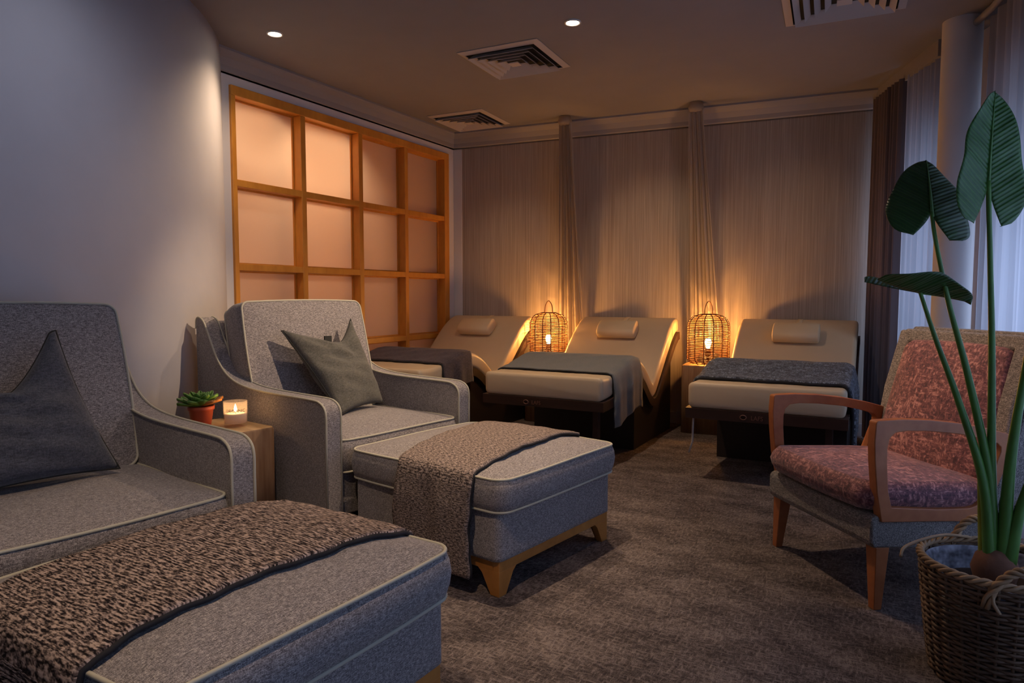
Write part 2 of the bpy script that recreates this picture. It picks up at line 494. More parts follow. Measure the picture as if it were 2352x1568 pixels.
# cornice (coved) along the back wall and left wall
prof = [(0, 0), (0, 0.012), (0.012, 0.02), (0.02, 0.05), (0.05, 0.09), (0.09, 0.115), (0.10, 0.125), (0.10, 0.14), (0.0, 0.14)]
def cornice(name, a, b, nrm, scale=1.0):
    a = Vector(a); b = Vector(b); nrm = Vector(nrm).normalized()
    V = []
    for e in (a, b):
        for (d, h) in prof: V.append(e + nrm*d*scale + Vector((0, 0, ZC-0.14+h)))
    n = len(prof)
    F = [tuple(range(n)), tuple(range(2*n-1, n-1, -1))] + [(i, (i+1) % n, (i+1) % n+n, i+n) for i in range(n)]
    return struct(mesh_obj(name, V, F, M['cornice'], smooth=False))
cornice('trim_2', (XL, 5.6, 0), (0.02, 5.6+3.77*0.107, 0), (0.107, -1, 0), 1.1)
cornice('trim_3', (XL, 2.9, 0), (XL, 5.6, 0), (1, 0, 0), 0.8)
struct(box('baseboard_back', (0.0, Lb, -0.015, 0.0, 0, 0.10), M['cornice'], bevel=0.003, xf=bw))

# left wall with the lattice opening
oy0, oy1, oz0, oz1 = 3.026, 5.49, 0.10, 2.45
v, f = multi([boxv(XL-0.16, XL, 2.7, oy0, 0, ZC), boxv(XL-0.16, XL, oy1, 5.75, 0, ZC),
              boxv(XL-0.16, XL, oy0, oy1, oz1, ZC), boxv(XL-0.16, XL, oy0, oy1, 0, oz0)])
struct(mesh_obj('wall_left', v, f, M['plaster'], smooth=False))
# curved wall
cx, cy, cr = -5.2, 1.25, 2.25
pts = []
for i in range(61):
    a = R(52 - i*(52+62)/60); pts.append((cx+cr*math.cos(a), cy+cr*math.sin(a)))
V = []; 
for (x, y) in pts:
    for z in (0, ZC): V.append((x, y, z))
for (x, y) in pts:
    dx, dy = x-cx, y-cy; k = (cr-0.12)/cr
    for z in (0, ZC): V.append((cx+dx*k, cy+dy*k, z))
n = len(pts); F = []
for i in range(n-1):
    a, b = 2*i, 2*(i+1)
    F.append((a, b, b+1, a+1)); o2 = 2*n
    F.append((o2+a, o2+a+1, o2+b+1, o2+b))
    F.append((a, o2+a, o2+b, b)); F.append((a+1, b+1, o2+b+1, o2+a+1))
F.append((0, 1, 2*n+1, 2*n)); F.append((2*n-2, 4*n-2, 4*n-1, 2*n-1))
struct(mesh_obj('wall_curved', V, F, M['plaster'], smooth=False))
for p in bpy.data.objects['wall_curved'].data.polygons:
    if abs(p.normal.z) < 0.1 and p.area > 0.05: p.use_smooth = True
# rest of the room behind the camera
struct(box('wall_rear', (-6, 3.2, -2.2, -2.08, 0, ZC), M['plaster'], bevel=0))
struct(box('wall_far_left', (-6, -5.88, -2.2, 2.9, 0, ZC), M['plaster'], bevel=0))

# corridor behind the lattice
struct(box('wall_corridor', (-4.85, -4.75, 2.5, 6.2, 0, ZC), M['plaster'], bevel=0))
struct(box('wall_corridor_end', (-4.85, XL-0.16, 5.9, 6.0, 0, ZC), M['plaster'], bevel=0))
struct(box('wall_corridor_near', (-4.85, XL-0.16, 2.55, 2.65, 0, ZC), M['plaster'], bevel=0))
# added orange timber posts, unseen, casting soft light edges on the panes
for i, (y, w) in enumerate(((3.47, 0.14), (4.20, 0.10), (4.62, 0.06), (5.22, 0.22))):
    struct(box('trim_%d' % (i+5), (XL-0.35, XL-0.22, y, y+w, 0, ZC), M['lattice'], bevel=0.003))

# ------------------------------------------------------------------ lattice window
win = struct(bpy.data.objects.new('window_1', None)); COL.objects.link(win)
win.location = (XL, oy0, 0)
W = oy1-oy0
fx0, fx1 = -0.085, 0.02
t = 0.062
parts = [boxv(fx0, fx1, 0, W, oz1-t, oz1), boxv(fx0, fx1, 0, W, oz0, oz0+t),
         boxv(fx0, fx1, 0, t*0.55, oz0+t, oz1-t), boxv(fx0, fx1, W-t*1.2, W, oz0+t, oz1-t)]
v, f = multi(parts); mesh_obj('window_frame', v, f, M['lattice'], win, bevel=0.004)
rails = [1.857, 1.312, 0.752, 0.20]
mull = [0.615, 1.225, 1.81]
for z in rails:
    box('transom', (fx0, fx1-0.006, 0.034, W-0.074, z-0.045, z), M['lattice'], win, 0.004)
edges = [oz1-t] + [q for z in rails for q in (z, z-0.045)] + [oz0+t]
bands = [(edges[i], edges[i+1]) for i in range(0, len(edges), 2)]
for y in mull:
    for (za, zb) in bands:
        pass
    box('mullion', (fx0+0.002, fx1-0.004, y-0.023, y+0.023, oz0+t, oz1-t), M['lattice'], win, 0.004)
ys = [0.034] + [q for y in mull for q in (y-0.023, y+0.023)] + [W-0.074]
cols = [(ys[i], ys[i+1]) for i in range(0, 8, 2)]
for (za, zb) in bands:
    for (ya, yb) in cols:
        v, f = boxv(fx0+0.008, fx0+0.014, ya, yb, zb, za)
        mesh_obj('pane', v, f, M['frost'], win, smooth=False)
        # glazing bead round the pane
        b = 0.010
        v, f = multi([boxv(fx0+0.015, fx0+0.028, ya, yb, za-b, za), boxv(fx0+0.015, fx0+0.028, ya, yb, zb, zb+b),
                      boxv(fx0+0.015, fx0+0.028, ya, ya+b, zb+b, za-b), boxv(fx0+0.015, fx0+0.028, yb-b, yb, zb+b, za-b)])
        mesh_obj('glazing_bead', v, f, M['lattice'], win, smooth=False)

# ------------------------------------------------------------------ right (window) side
WP = [(-0.02, 6.15), (0.40, 4.98), (0.56, 4.60), (0.72, 3.40), (1.05, 2.30), (1.45, 1.0), (1.55, -2.1)]
def seg_box(a, b, z0, z1, th, mat, name, off=0.0, bevel=0):
    a = Vector((*a, 0)); b = Vector((*b, 0)); d = (b-a); L = d.length; d.normalize(); nn = Vector((d.y, -d.x, 0))
    if nn.x < 0: nn = -nn
    V = []
    for z in (z0, z1):
        for q in (a+nn*off, b+nn*off, b+nn*(off+th), a+nn*(off+th)): V.append((q.x, q.y, z))
    F = [(0, 1, 2, 3), (4, 7, 6, 5), (0, 4, 5, 1), (1, 5, 6, 2), (2, 6, 7, 3), (3, 7, 4, 0)]
    return V, F
lst = []
for a, b in zip(WP[:-1], WP[1:]):
    lst.append(seg_box(a, b, 2.12, ZC, 0.12, None, ''))
    lst.append(seg_box(a, b, 0.0, 0.10, 0.12, None, ''))
v, f = multi(lst)
struct(mesh_obj('wall_right', v, f, M['plaster'], smooth=False))
for k, (a, b) in enumerate(zip(WP[:-1], WP[1:])):
    if k == 1: # solid pier beside the pillar
        v, f = seg_box(a, b, 0.10, 2.12, 0.12, None, ''); struct(mesh_obj('wall_pier', v, f, M['plaster'], smooth=False)); continue
    A = Vector((*a, 0)); B = Vector((*b, 0)); d = (B-A); L = d.length; d.normalize()
    w = struct(bpy.data.objects.new('window_%d' % (k+2), None)); COL.objects.link(w)
    npan = max(1, round(L/0.9)); lst = []
    for i in range(npan+1):
        c = A+d*(L*i/npan); lo = c-d*0.03 if i else c; hi = c+d*0.03 if i < npan else c
        lst.append(seg_box((lo.x, lo.y), (hi.x, hi.y), 0.10, 2.12, 0.05, None, '', 0.03))
    lst.append(seg_box(a, b, 0.10, 0.16, 0.05, None, '', 0.031)); lst.append(seg_box(a, b, 2.06, 2.12, 0.05, None, '', 0.031))
    v, f = multi(lst); mesh_obj('window_frame', v, f, M['winframe'], w, smooth=False)
    for i in range(npan):
        c0 = A+d*(L*i/npan+0.03); c1 = A+d*(L*(i+1)/npan-0.03)
        v, f = seg_box((c0.x, c0.y), (c1.x, c1.y), 0.16, 2.06, 0.004, None, '', 0.05)
        mesh_obj('pane', v, f, M['glass'], w, smooth=False)

# pillar
struct(lathe('wall_pillar', [(0.10, 0.0), (0.10, ZC)], M['plaster'], n=40, cx=0.305, cy=4.70))

# pelmet
PL = [(-0.19, 6.03), (0.20, 4.96)]
v, f = seg_box(PL[0], PL[1], ZC-0.10, ZC, 0.03, None, '')
struct(mesh_obj('trim_4', v, f, M['cornice'], smooth=False))
# curtain rail between pillar and right
v, f = tubev([(0.36, 4.62, 2.60), (0.42, 4.45, 2.615), (0.46, 4.2, 2.615), (0.58, 3.3, 2.615), (0.9, 2.2, 2.615)], 0.018)
cr_ = mesh_obj('curtain_rail', v, f, M['cornice'], recalc=False)
tag(cr_, 'pale curved curtain rail under the ceiling right of the pillar', 'curtain rail')

def curtain(name, path, z0, z1, pleats, amp, mat, seed=0, nx_per=10, top_amp=None, taper=0.0):
    P = [Vector((*p, 0)) for p in path]
    P = catmull(P, 10)
    Ls = [0]
    for a, b in zip(P[:-1], P[1:]): Ls.append(Ls[-1]+(b-a).length)
    tot = Ls[-1]
    def at(s):
        s = min(max(s, 0), tot)
        for i in range(len(P)-1):
            if Ls[i+1] >= s or i == len(P)-2:
                t = (s-Ls[i])/max(1e-6, Ls[i+1]-Ls[i]); q = P[i].lerp(P[i+1], t); d = (P[i+1]-P[i]).normalized()
                return q, Vector((d.y, -d.x, 0))
    rnd = random.Random(seed); ph = [rnd.uniform(-0.8, 0.8) for _ in range(pleats*2+3)]
    am = [rnd.uniform(0.6, 1.25) for _ in range(pleats*2+3)]
    nu = pleats*nx_per; nz = 14
    def fn(u, v):
        q, nn = at(u*tot)
        a = u*pleats
        k = int(a)
        p = ph[k]*(1-(a-k))+ph[k+1]*(a-k); m = am[k]*(1-(a-k))+am[k+1]*(a-k)
        w = amp*m*math.sin(2*PI*a+p*1.4+0.35*math.sin(v*3+k))*(0.75+0.25*(1-v))
        w += amp*0.25*math.sin(4*PI*a+p*3)
        return q+nn*w+Vector((0, 0, z0+(z1-z0)*v))
    return grid(name, nu, nz, fn, mat, solid=0.0, uvscale=(tot, z1-z0))
c = curtain('drape', [(-0.15, 5.90), (-0.06, 5.64), (0.035, 5.40)], 0.02, 2.57, 9, 0.028, M['drape'], 3)
tag(c, 'dark plum full-length drape in the far corner beside the striped wall', 'curtain')
c = curtain('sheer_curtain', [(0.06, 5.36), (0.16, 5.14), (0.27, 4.90)], 0.02, 2.57, 7, 0.022, M['sheer'], 5)
tag(c, 'pale sheer curtain between the dark drape and the pillar', 'curtain')
c = curtain('sheer_curtain', [(0.435, 4.58), (0.50, 4.2), (0.60, 3.5), (0.72, 3.0), (0.93, 2.3), (1.30, 1.0), (1.42, -1.9)], 0.02, 2.60, 56, 0.030, M['sheer'], 9, nx_per=8)
tag(c, 'long pale sheer curtain right of the pillar, behind the plum armchair', 'curtain')

# ------------------------------------------------------------------ voile drapes on back wall
def back_drape(xt, xb0, xb1, label, seed):
    rnd = random.Random(seed)
    yt = backy(xt)-0.24
    def fn(u, v):
        # v 0 bottom -> 1 top
        top = v**1.15
        x0 = xb0+(xt-0.055-xb0)*top; x1 = xb1+(xt+0.055-xb1)*top
        yb = backy((xb0+xb1)/2)-0.035
        y = yb+(yt-yb)*top**1.4
        a = u*7
        amp = 0.014
        return (x0+(x1-x0)*u+0.006*math.sin(a*2*PI), y+amp*math.sin(2*PI*a+seed)+0.012*math.sin(3*a+v*4), 0.02+(ZC-0.03-0.02)*v)
    t = thing('voile_drape', label, 'curtain', (0, 0, 0), 0, 'voile drapes on the back wall')
    grid('fabric', 84, 20, fn, M['bedsheer'], t, uvscale=(0.5, 2.6))
    v, f = lathev([(0.0, ZC-0.075), (0.05, ZC-0.07), (0.062, ZC-0.04), (0.05, ZC-0.002), (0, ZC-0.001)], 16, xt, yt)
    mesh_obj('gather_ring', v, f, M['bedsheer'], t)
    return t
back_drape(-2.52, -2.70, -2.40, 'beige voile drape hanging behind the rattan lamp between first and second lounger', 2)
back_drape(-1.42, -1.52, -1.20, 'beige voile drape hanging behind the rattan lamp beside the third lounger', 5)

# ------------------------------------------------------------------ ceiling vents and downlights
def vent(x, y, s, label, rz):
    t = thing('ceiling_vent', label, 'air vent', (x, y, ZC), rz, 'square ceiling vents')
    h = s/2
    box('cavity_shade', (-h*0.9, h*0.9, -h*0.9, h*0.9, -0.004, -0.001), M['black'], t, 0)  # black plate standing in for the shade of an open cavity
    def ring(ho, zo, hi, zi, th=0.003):
        V = []
        for hh, z in ((ho, zo), (hi, zi), (hi, zi-th), (ho, zo-th)):
            V += [(-hh, -hh, z), (hh, -hh, z), (hh, hh, z), (-hh, hh, z)]
        F = []
        for a in range(4):
            b = (a+1) % 4
            for k in range(4):
                j = (k+1) % 4; F.append((a*4+k, a*4+j, b*4+j, b*4+k))
        return V, F
    v, f = ring(h, -0.001, h*0.86, -0.012, 0.004); mesh_obj('frame', v, f, M['vent'], t, smooth=False)
    for k in range(4):
        ho = h*(0.82-0.17*k)
        v, f = ring(ho, -0.034, ho-h*0.10, -0.008, 0.003); mesh_obj('louvre', v, f, M['vent'], t, smooth=False)
    box('centre_plate', (-h*0.12, h*0.12, -h*0.12, h*0.12, -0.034, -0.028), M['vent'], t, 0)
    return t
vent(-2.21, 4.03, 0.56, 'square ceiling vent with nested louvres in the middle of the ceiling', R(3))
vent(-3.30, 5.18, 0.54, 'square ceiling vent farthest back, near the lattice corner', R(3))
vent(-0.26, 4.02, 0.60, 'square ceiling vent cut off by the top edge near the curtains', R(4))

def spot(name, loc, target, power, col, size, blend=0.6, r=0.04):
    l = bpy.data.lights.new(name, 'SPOT'); l.energy = power; l.color = col; l.spot_size = R(size); l.spot_blend = blend; l.shadow_soft_size = r
    o = bpy.data.objects.new(name, l); COL.objects.link(o); o.location = loc
    o.rotation_euler = (Vector(target)-Vector(loc)).to_track_quat('-Z', 'Y').to_euler()
    return o
def downlight(x, y, label, group='recessed ceiling downlights'):
    t = thing('downlight', label, 'ceiling light', (x, y, ZC), 0, group)
    v, f = lathev([(0.048, -0.0), (0.048, -0.006), (0.040, -0.008), (0.036, -0.002)], 28); mesh_obj('trim_ring', v, f, M['metal'], t)
    v, f = lathev([(0.036, -0.004), (0.0, -0.004)], 28); mesh_obj('lens', v, f, M['down'], t)
WARM = (1.0, 0.71, 0.47)
downlight(-3.24, 2.95, 'glowing recessed downlight close to the curved wall')
downlight(-1.63, 3.65, 'glowing recessed downlight beside the middle ceiling vent')

# ------------------------------------------------------------------ lounge armchairs and ottomans
def u_frame(name, x0, x1, y0, y1, zt, mat, parent):
    """wood plinth: four rails and four splayed bracket legs"""
    rh = 0.042
    v, f = multi([boxv(x1-0.03, x1, y0, y1, zt-rh, zt), boxv(x0, x0+0.03, y0, y1, zt-rh, zt),
                  boxv(x0+0.03, x1-0.03, y0, y0+0.03, zt-rh, zt), boxv(x0+0.03, x1-0.03, y1-0.03, y1, zt-rh, zt)])
    fr = mesh_obj(name, v, f, mat, parent, bevel=0.003)
    for sx, cx in ((1, x1), (-1, x0)):
        for sy, cy in ((1, y1), (-1, y0)):
            # L-section bracket leg tapering to a small foot
            w, w2, th = 0.105, 0.042, 0.03
            V = []; z1 = zt-rh+0.002
            for z, ww in ((z1, w), (z1-0.018, w*0.80), (0.0, w2)):
                V += [(cx, cy, z), (cx-sx*ww, cy, z), (cx-sx*ww, cy-sy*th, z), (cx-sx*th, cy-sy*th, z), (cx-sx*th, cy-sy*ww, z), (cx, cy-sy*ww, z)]
            F = [(0, 1, 2, 3, 4, 5), (17, 16, 15, 14, 13, 12)]
            for k in range(2):
                for i in range(6): F.append((k*6+i, k*6+(i+1) % 6, (k+1)*6+(i+1) % 6, (k+1)*6+i))
            mesh_obj('leg', V, F, mat, parent, smooth=True, bevel=0.002)
    return fr

def make_ottoman(label, loc, rz, seed, hx=0.425):
    t = thing('ottoman', label, 'ottoman', loc, rz, 'grey ottomans in front of the lounge chairs')
    # local x 0 = front face
    hy = 0.405; q = 2*(0.425-hx)
    xf = Matrix.Translation((-hx+0.025, 0, 0))
    cushion('seat_cushion', hx, hy, 0.322, 0.443, 0.042, 0.055, M['fabric'], t, xf, seed=seed)
    out = [(x-0.405+0.005+q/2, y) for x, y in rrect(0.403-q/2, 0.398, 0.03, 5, 5)]
    V = [(x, y, 0.134) for x, y in out]+[(x, y, 0.15) for x, y in out]+[(x, y, 0.30) for x, y in out]+[(x*0.995, y*0.99, 0.322) for x, y in out]
    n = len(out); F = [tuple(range(n))[::-1], tuple(range(3*n, 4*n))]
    for k in range(3):
        for i in range(n): F.append((k*n+i, k*n+(i+1) % n, (k+1)*n+(i+1) % n, (k+1)*n+i))
    mesh_obj('upholstered_base', V, F, M['fabric'], t)
    u_frame('wood_frame', -0.795+q, -0.005, -0.385, 0.385, 0.134, M['oak'], t)
    return t

ARM = [(0.0, 0.10), (0.0, 0.52), (0.0, 0.585), (-0.012, 0.620), (-0.045, 0.641), (-0.10, 0.648), (-0.30, 0.650), (-0.48, 0.653),
       (-0.62, 0.662), (-0.73, 0.683), (-0.82, 0.725), (-0.89, 0.790), (-0.945, 0.87), (-0.985, 0.935), (-1.02, 0.975), (-1.06, 0.99), (-1.085, 0.975), (-1.09, 0.93), (-1.09, 0.10)]
def make_lounge_chair(label, loc, rz, seed):
    t = thing('lounge_chair', label, 'armchair', loc, rz, 'grey tweed lounge chairs')
    arc = catmull([(x, 0, z) for x, z in ARM[1:18]], 4)
    poly = [ARM[0]] + [(p.x, p.z) for p in arc] + [ARM[-1]]
    hw, th = 0.455, 0.078
    for s in (-1, 1):
        ya, yb = (s*hw, s*(hw-th)) if s < 0 else (s*(hw-th), s*hw)
        a = prism('arm', poly, ya, yb, M['fabric'], t, bevel=0.006)
        pts = [Vector((p[0], 0, p[1])) for p in poly]
        v, f = multi([tubev([Vector((p.x+0.001, ya, p.z+0.001)) for p in pts[:-1]], 0.0046), tubev([Vector((p.x+0.001, yb, p.z+0.001)) for p in pts[:-1]], 0.0046)])
        mesh_obj('piping', v, f, M['piping'], a, recalc=False)
    box('seat_base', (-0.97, -0.035, -0.377, 0.377, 0.12, 0.325), M['fabric'], t, 0.012)
    box('back_frame', (-1.08, -0.955, -0.377, 0.377, 0.12, 0.97), M['fabric'], t, 0.02)
    xf = Matrix.Translation((-0.36, 0, 0))
    cushion('seat_cushion', 0.355, 0.372, 0.325, 0.470, 0.030, 0.05, M['fabric'], t, xf, seed=seed+3)
    # back cushion: built flat then tipped up, its face leaning back
    lean = R(14.5)
    up = Vector((-math.sin(lean), 0, math.cos(lean))); nrm = Vector((math.cos(lean), 0, math.sin(lean)))
    hz, hyb, thk = 0.305, 0.372, 0.165
    cen = Vector((-0.642, 0, 0.478))+up*hz-nrm*thk  # front face line
    X = Matrix(((up.x, 0, nrm.x, cen.x), (up.y, 1, nrm.y, cen.y), (up.z, 0, nrm.z, cen.z), (0, 0, 0, 1)))
    cushion('back_cushion', hz, hyb, 0.0, thk, 0.022, 0.036, M['fabric'], t, X, seed=seed+5, wav=0.005)
    for x in (-0.06, -1.02):
        for y in (-0.40, 0.40):
            V = [(x+dx*k, y+dy*k, z) for z, k in ((0.12, 0.03), (0, 0.02)) for dx, dy in ((-1, -1), (1, -1), (1, 1), (-1, 1))]
            mesh_obj('leg', V, [(0, 1, 2, 3), (7, 6, 5, 4), (0, 4, 5, 1), (1, 5, 6, 2), (2, 6, 7, 3), (3, 7, 4, 0)], M['oak'], t, smooth=False)
    return t

L2C = make_lounge_chair('grey tweed lounge chair farther back, with grey-green cushion', (-2.018, 2.585, 0), R(-9.3), 1)
L1C = make_lounge_chair('grey tweed lounge chair nearest the camera, cut off at left, with slate cushion', (-1.858, 1.052, 0), R(-9), 2)
ot2 = make_ottoman('grey piped ottoman on honey wood legs in front of the farther lounge chair', (-1.150, 2.478, 0), R(-9.3), 4)
ott1_a = R(-3.2)
o1x, o1y = -1.088, 0.995
o1 = (o1x*math.cos(ott1_a)-o1y*math.sin(ott1_a), o1x*math.sin(ott1_a)+o1y*math.cos(ott1_a), 0)
ot1 = make_ottoman('grey piped ottoman nearest the camera filling the lower left', o1, ott1_a, 9, 0.385)

# ------------------------------------------------------------------ cloth throws
def throw(name, label, loc, rz, ztop, xa, xb, y0, y1, hangL, hangR, mat, group='throw blankets', hem=True, nx=24, wave=0.006, seed=0, thick=0.010, uvs=(1, 1)):
    """strip laid across y from y0 to y1 (edges), hanging hangL / hangR below. xa(t), xb(t): its two edges at t in 0..1 across"""
    rnd = random.Random(seed); ph = rnd.uniform(0, 6)
    w = y1-y0
    sL, sR = hangL, hangR
    tot = sL+w+sR; rr = 0.035
    def prof(s, x):
        # returns y, z for arc length s
        zt = lambda yy: ztop(x, min(max(yy, y0+rr), y1-rr))
        if s < sL:
            d = sL-s; y = y0-0.012-0.012*min(1, d/0.15)
            z = zt(y0)-0.02-d*0.98
            if d < rr: 
                k = d/rr; y = y0-0.012*k-0.0; z = zt(y0)-0.02*k-d*0.6
            return y, z
        if s > sL+w:
            d = s-sL-w; y = y1+0.012+0.012*min(1, d/0.15)
            z = zt(y1)-0.02-d*0.98
            if d < rr:
                k = d/rr; y = y1+0.012*k; z = zt(y1)-0.02*k-d*0.6
            return y, z
        y = y0+(s-sL); e = min(y-y0, y1-y)
        z = zt(y)
        if e < rr: z -= 0.012*(1-e/rr)**2
        return y, z
    nt_ = 96
    def fn(u, v):
        t = v; s = t*tot
        x = xa(t)+(xb(t)-xa(t))*u
        y, z = prof(s, x)
        hang = 0
        if s < sL: hang = (sL-s)
        elif s > sL+w: hang = (s-sL-w)
        sg = -1 if s < sL else 1
        y += sg*wave*min(1, hang/0.12)*(1+math.sin(x*26+ph)+0.5*math.sin(x*50+ph*2))
        x += 0.004*math.sin(t*30+ph)+0.003*math.sin(t*77)
        return (x, y, z+0.006+0.0015*math.sin(x*40+t*25))
    T = thing(name, label, 'throw', loc, rz, group)
    g = grid('cloth', nx, nt_, fn, mat, T, solid=thick, uvscale=(uvs[0], uvs[1]*tot), off=1)
    if hem:
        lst = []
        for u in (0.0, 1.0):
            pts = [Vector(fn(u, k/nt_))+Vector((0, 0, 0.002)) for k in range(nt_+1)]
            v, f = tubev(pts, thick*0.55, False, 6); mesh_obj('hem', v, f, M['hem'], T, recalc=False)
    return T

def crown_top(cx, hx, hy, z1, crown):
    def f(x, y):
        s = max(abs((x-cx)/hx), abs(y/hy)); s = min(s, 1.0)
        e = (abs((x-cx)/hx)**4+abs(y/hy)**4)**0.25; e = min(e, 1)
        return z1+crown*(1-e**2.6)+0.002
    return f
ztopO = crown_top(-0.40, 0.425, 0.405, 0.446, 0.042)
throw('throw_blanket', 'brown marl throw draped across the farther ottoman, hanging nearly to the carpet', (-1.150, 2.478, 0), R(-9.3), ztopO,
      lambda t: -0.49-0.17*max(0, (t-0.3)/0.7), lambda t: -0.10-0.09*max(0, (t-0.3)/0.7), -0.415, 0.415, 0.375, 0.10, M['throw2'], seed=1, uvs=(0.40, 1))
throw('throw_blanket', 'chunky dark brown throw across the nearest ottoman in the lower left', o1, ott1_a, ztopO,
      lambda t: -0.625, lambda t: -0.150-0.015*math.sin(t*5), -0.415, 0.415, 0.30, 0.13, M['throw1'], seed=3, thick=0.012, uvs=(0.46, 1))

# ------------------------------------------------------------------ scatter cushions
def pillow(name, label, mat, corners, T, loc, rz, chop_u, chop_d, chop_w, seed=0, group='scatter cushions'):
    TL, TR, BR, BL = [Vector(c) for c in corners]
    nrm = ((TR-BL).cross(TL-BR)).normalized()
    if nrm.x < 0: nrm = -nrm
    n = 40
    t = thing(name, label, 'cushion', loc, rz, group)
    upv = ((TL+TR)-(BL+BR)).normalized()
    def mid(u, v):
        p = BL.lerp(BR, u).lerp(TL.lerp(TR, u), v)
        # concave edges
        a, b = 2*u-1, 2*v-1
        c = (BL+BR+TL+TR)/4
        pin = 0.075
        ex = (BR-BL+TR-TL)/2; ey = (TL-BL+TR-BR)/2
        p = p - ex*0.5*a*pin*(1-b*b)*(abs(a)**2) - ey*0.5*b*pin*(1-a*a)*(abs(b)**2)
        cw = chop_w*(1.9 if a < chop_u else 0.85)
        k = chop_d*(max(0.0, 1-abs((a-chop_u)/cw)**1.3))*v**2.2
        p = p - upv*k - nrm*k*0.12
        return p, a, b
    def surf(side):
        def fn(u, v):
            p, a, b = mid(u, v)
            q = max(0.0, (1-a*a)*(1-b*b))
            th = T*q**0.42
            # creases running from the chop
            d = math.exp(-((a-chop_u)/(chop_w*1.6))**2)*max(0, v-0.35)
            th *= 1-0.35*d
            th += 0.012*q**0.3*math.sin(9*(a-chop_u)+7*b+seed)*max(0.0, v)*0.6+0.004*math.sin(17*b+5*a+seed)*q**0.5
            nz = mnoise.noise(Vector((u*3+seed, v*4, side)))*0.018*q**0.4
            return p+nrm*side*(th+nz)
        return fn
    V, U, F = [], [], []
    for side in (1, -1):
        k0 = len(V); fn = surf(side)
        for j in range(n+1):
            for i in range(n+1):
                V.append(fn(i/n, j/n)); U.append((i/n*0.5, j/n*0.5))
        for j in range(n):
            for i in range(n):
                a = k0+j*(n+1)+i; F.append((a, a+1, a+n+2, a+n+1))
    me = mesh_obj('cover', V, F, mat, t, uvs=U, recalc=False)
    bm = bmesh.new(); bm.from_mesh(me.data); bmesh.ops.remove_doubles(bm, verts=bm.verts, dist=0.0008); bmesh.ops.recalc_face_normals(bm, faces=bm.faces); bm.to_mesh(me.data); bm.free()
    edge = [mid(i/n, 0)[0] for i in range(n)]+[mid(1, i/n)[0] for i in range(n)]+[mid(1-i/n, 1)[0] for i in range(n)]+[mid(0, 1-i/n)[0] for i in range(n)]
    tube('seam', edge, 0.0030, M['seam'], t, True, 6)
    return t, mid, nrm
p2, mid2, n2 = pillow('scatter_cushion', 'grey-green linen cushion with a chopped top on the farther lounge chair', M['moss'],
       [(-0.655, -0.235, 0.925), (-0.645, 0.195, 0.975), (-0.485, 0.285, 0.512), (-0.36, -0.10, 0.507)], 0.075, (-2.018, 2.585, 0), R(-9.3), 0.40, 0.105, 0.70, 1)
# folded label tag on the back edge
q = mid2(0.60, 1.0)[0]-n2*0.015
v, f = boxv(-0.004, 0.004, -0.045, 0.0, -0.01, 0.045)
v = [q+Vector(p) for p in v]
mesh_obj('label_tag', v, f, M['seam'], p2, smooth=False)
p1, mid1, n1 = pillow('scatter_cushion', 'slate blue linen cushion on the nearest lounge chair, cut off at left', M['slate'],
       [(-0.64, -0.33, 0.93), (-0.625, 0.115, 0.985), (-0.475, 0.24, 0.512), (-0.44, -0.27, 0.512)], 0.08, (-1.858, 1.052, 0), R(-9), 0.15, 0.165, 0.90, 4)

# ------------------------------------------------------------------ side table between the chairs
def log_block(name, label, loc, rz, sx, sy, h, seed, cat='side table', group='oak block tables'):
    t = thing(name, label, cat, loc, rz, group)
    rnd = random.Random(seed)
    out = rrect(sx/2, sy/2, 0.025, 3, 6)
    out = [(x+rnd.uniform(-0.003, 0.003), y+rnd.uniform(-0.003, 0.003)) for x, y in out]
    n = len(out)
    V = [(x, y, 0) for x, y in out]+[(x, y, h-0.008) for x, y in out]+[(x*0.975, y*0.975, h) for x, y in out]
    F = [tuple(range(n))[::-1]]
    for k in range(2):
        for i in range(n): F.append((k*n+i, k*n+(i+1) % n, (k+1)*n+(i+1) % n, (k+1)*n+i))
    mesh_obj('block', V, F, M['log'], t)
    V = [(x*0.975, y*0.975, h) for x, y in out]+[(x*0.97, y*0.97, h+0.0012) for x, y in out]
    F = [tuple(range(n, 2*n))]+[(i, (i+1) % n, (i+1) % n+n, i+n) for i in range(n)]
    mesh_obj('table_top', V, F, M['logtop'], t)
    return t
TZ = 0.515
log_block('side_table', 'solid oak block table between the two grey lounge chairs', (-2.62, 2.005, 0), R(-9.2), 0.40, 0.335, TZ, 1)
log_block('side_table', 'oak block under the rattan lamp between second and third loungers', (-1.31, 5.615, 0), R(4), 0.33, 0.33, 0.545, 2)
log_block('side_table', 'oak block under the rattan lamp between first and second loungers', (-2.645, 5.455, 0), R(4), 0.33, 0.33, 0.545, 3)

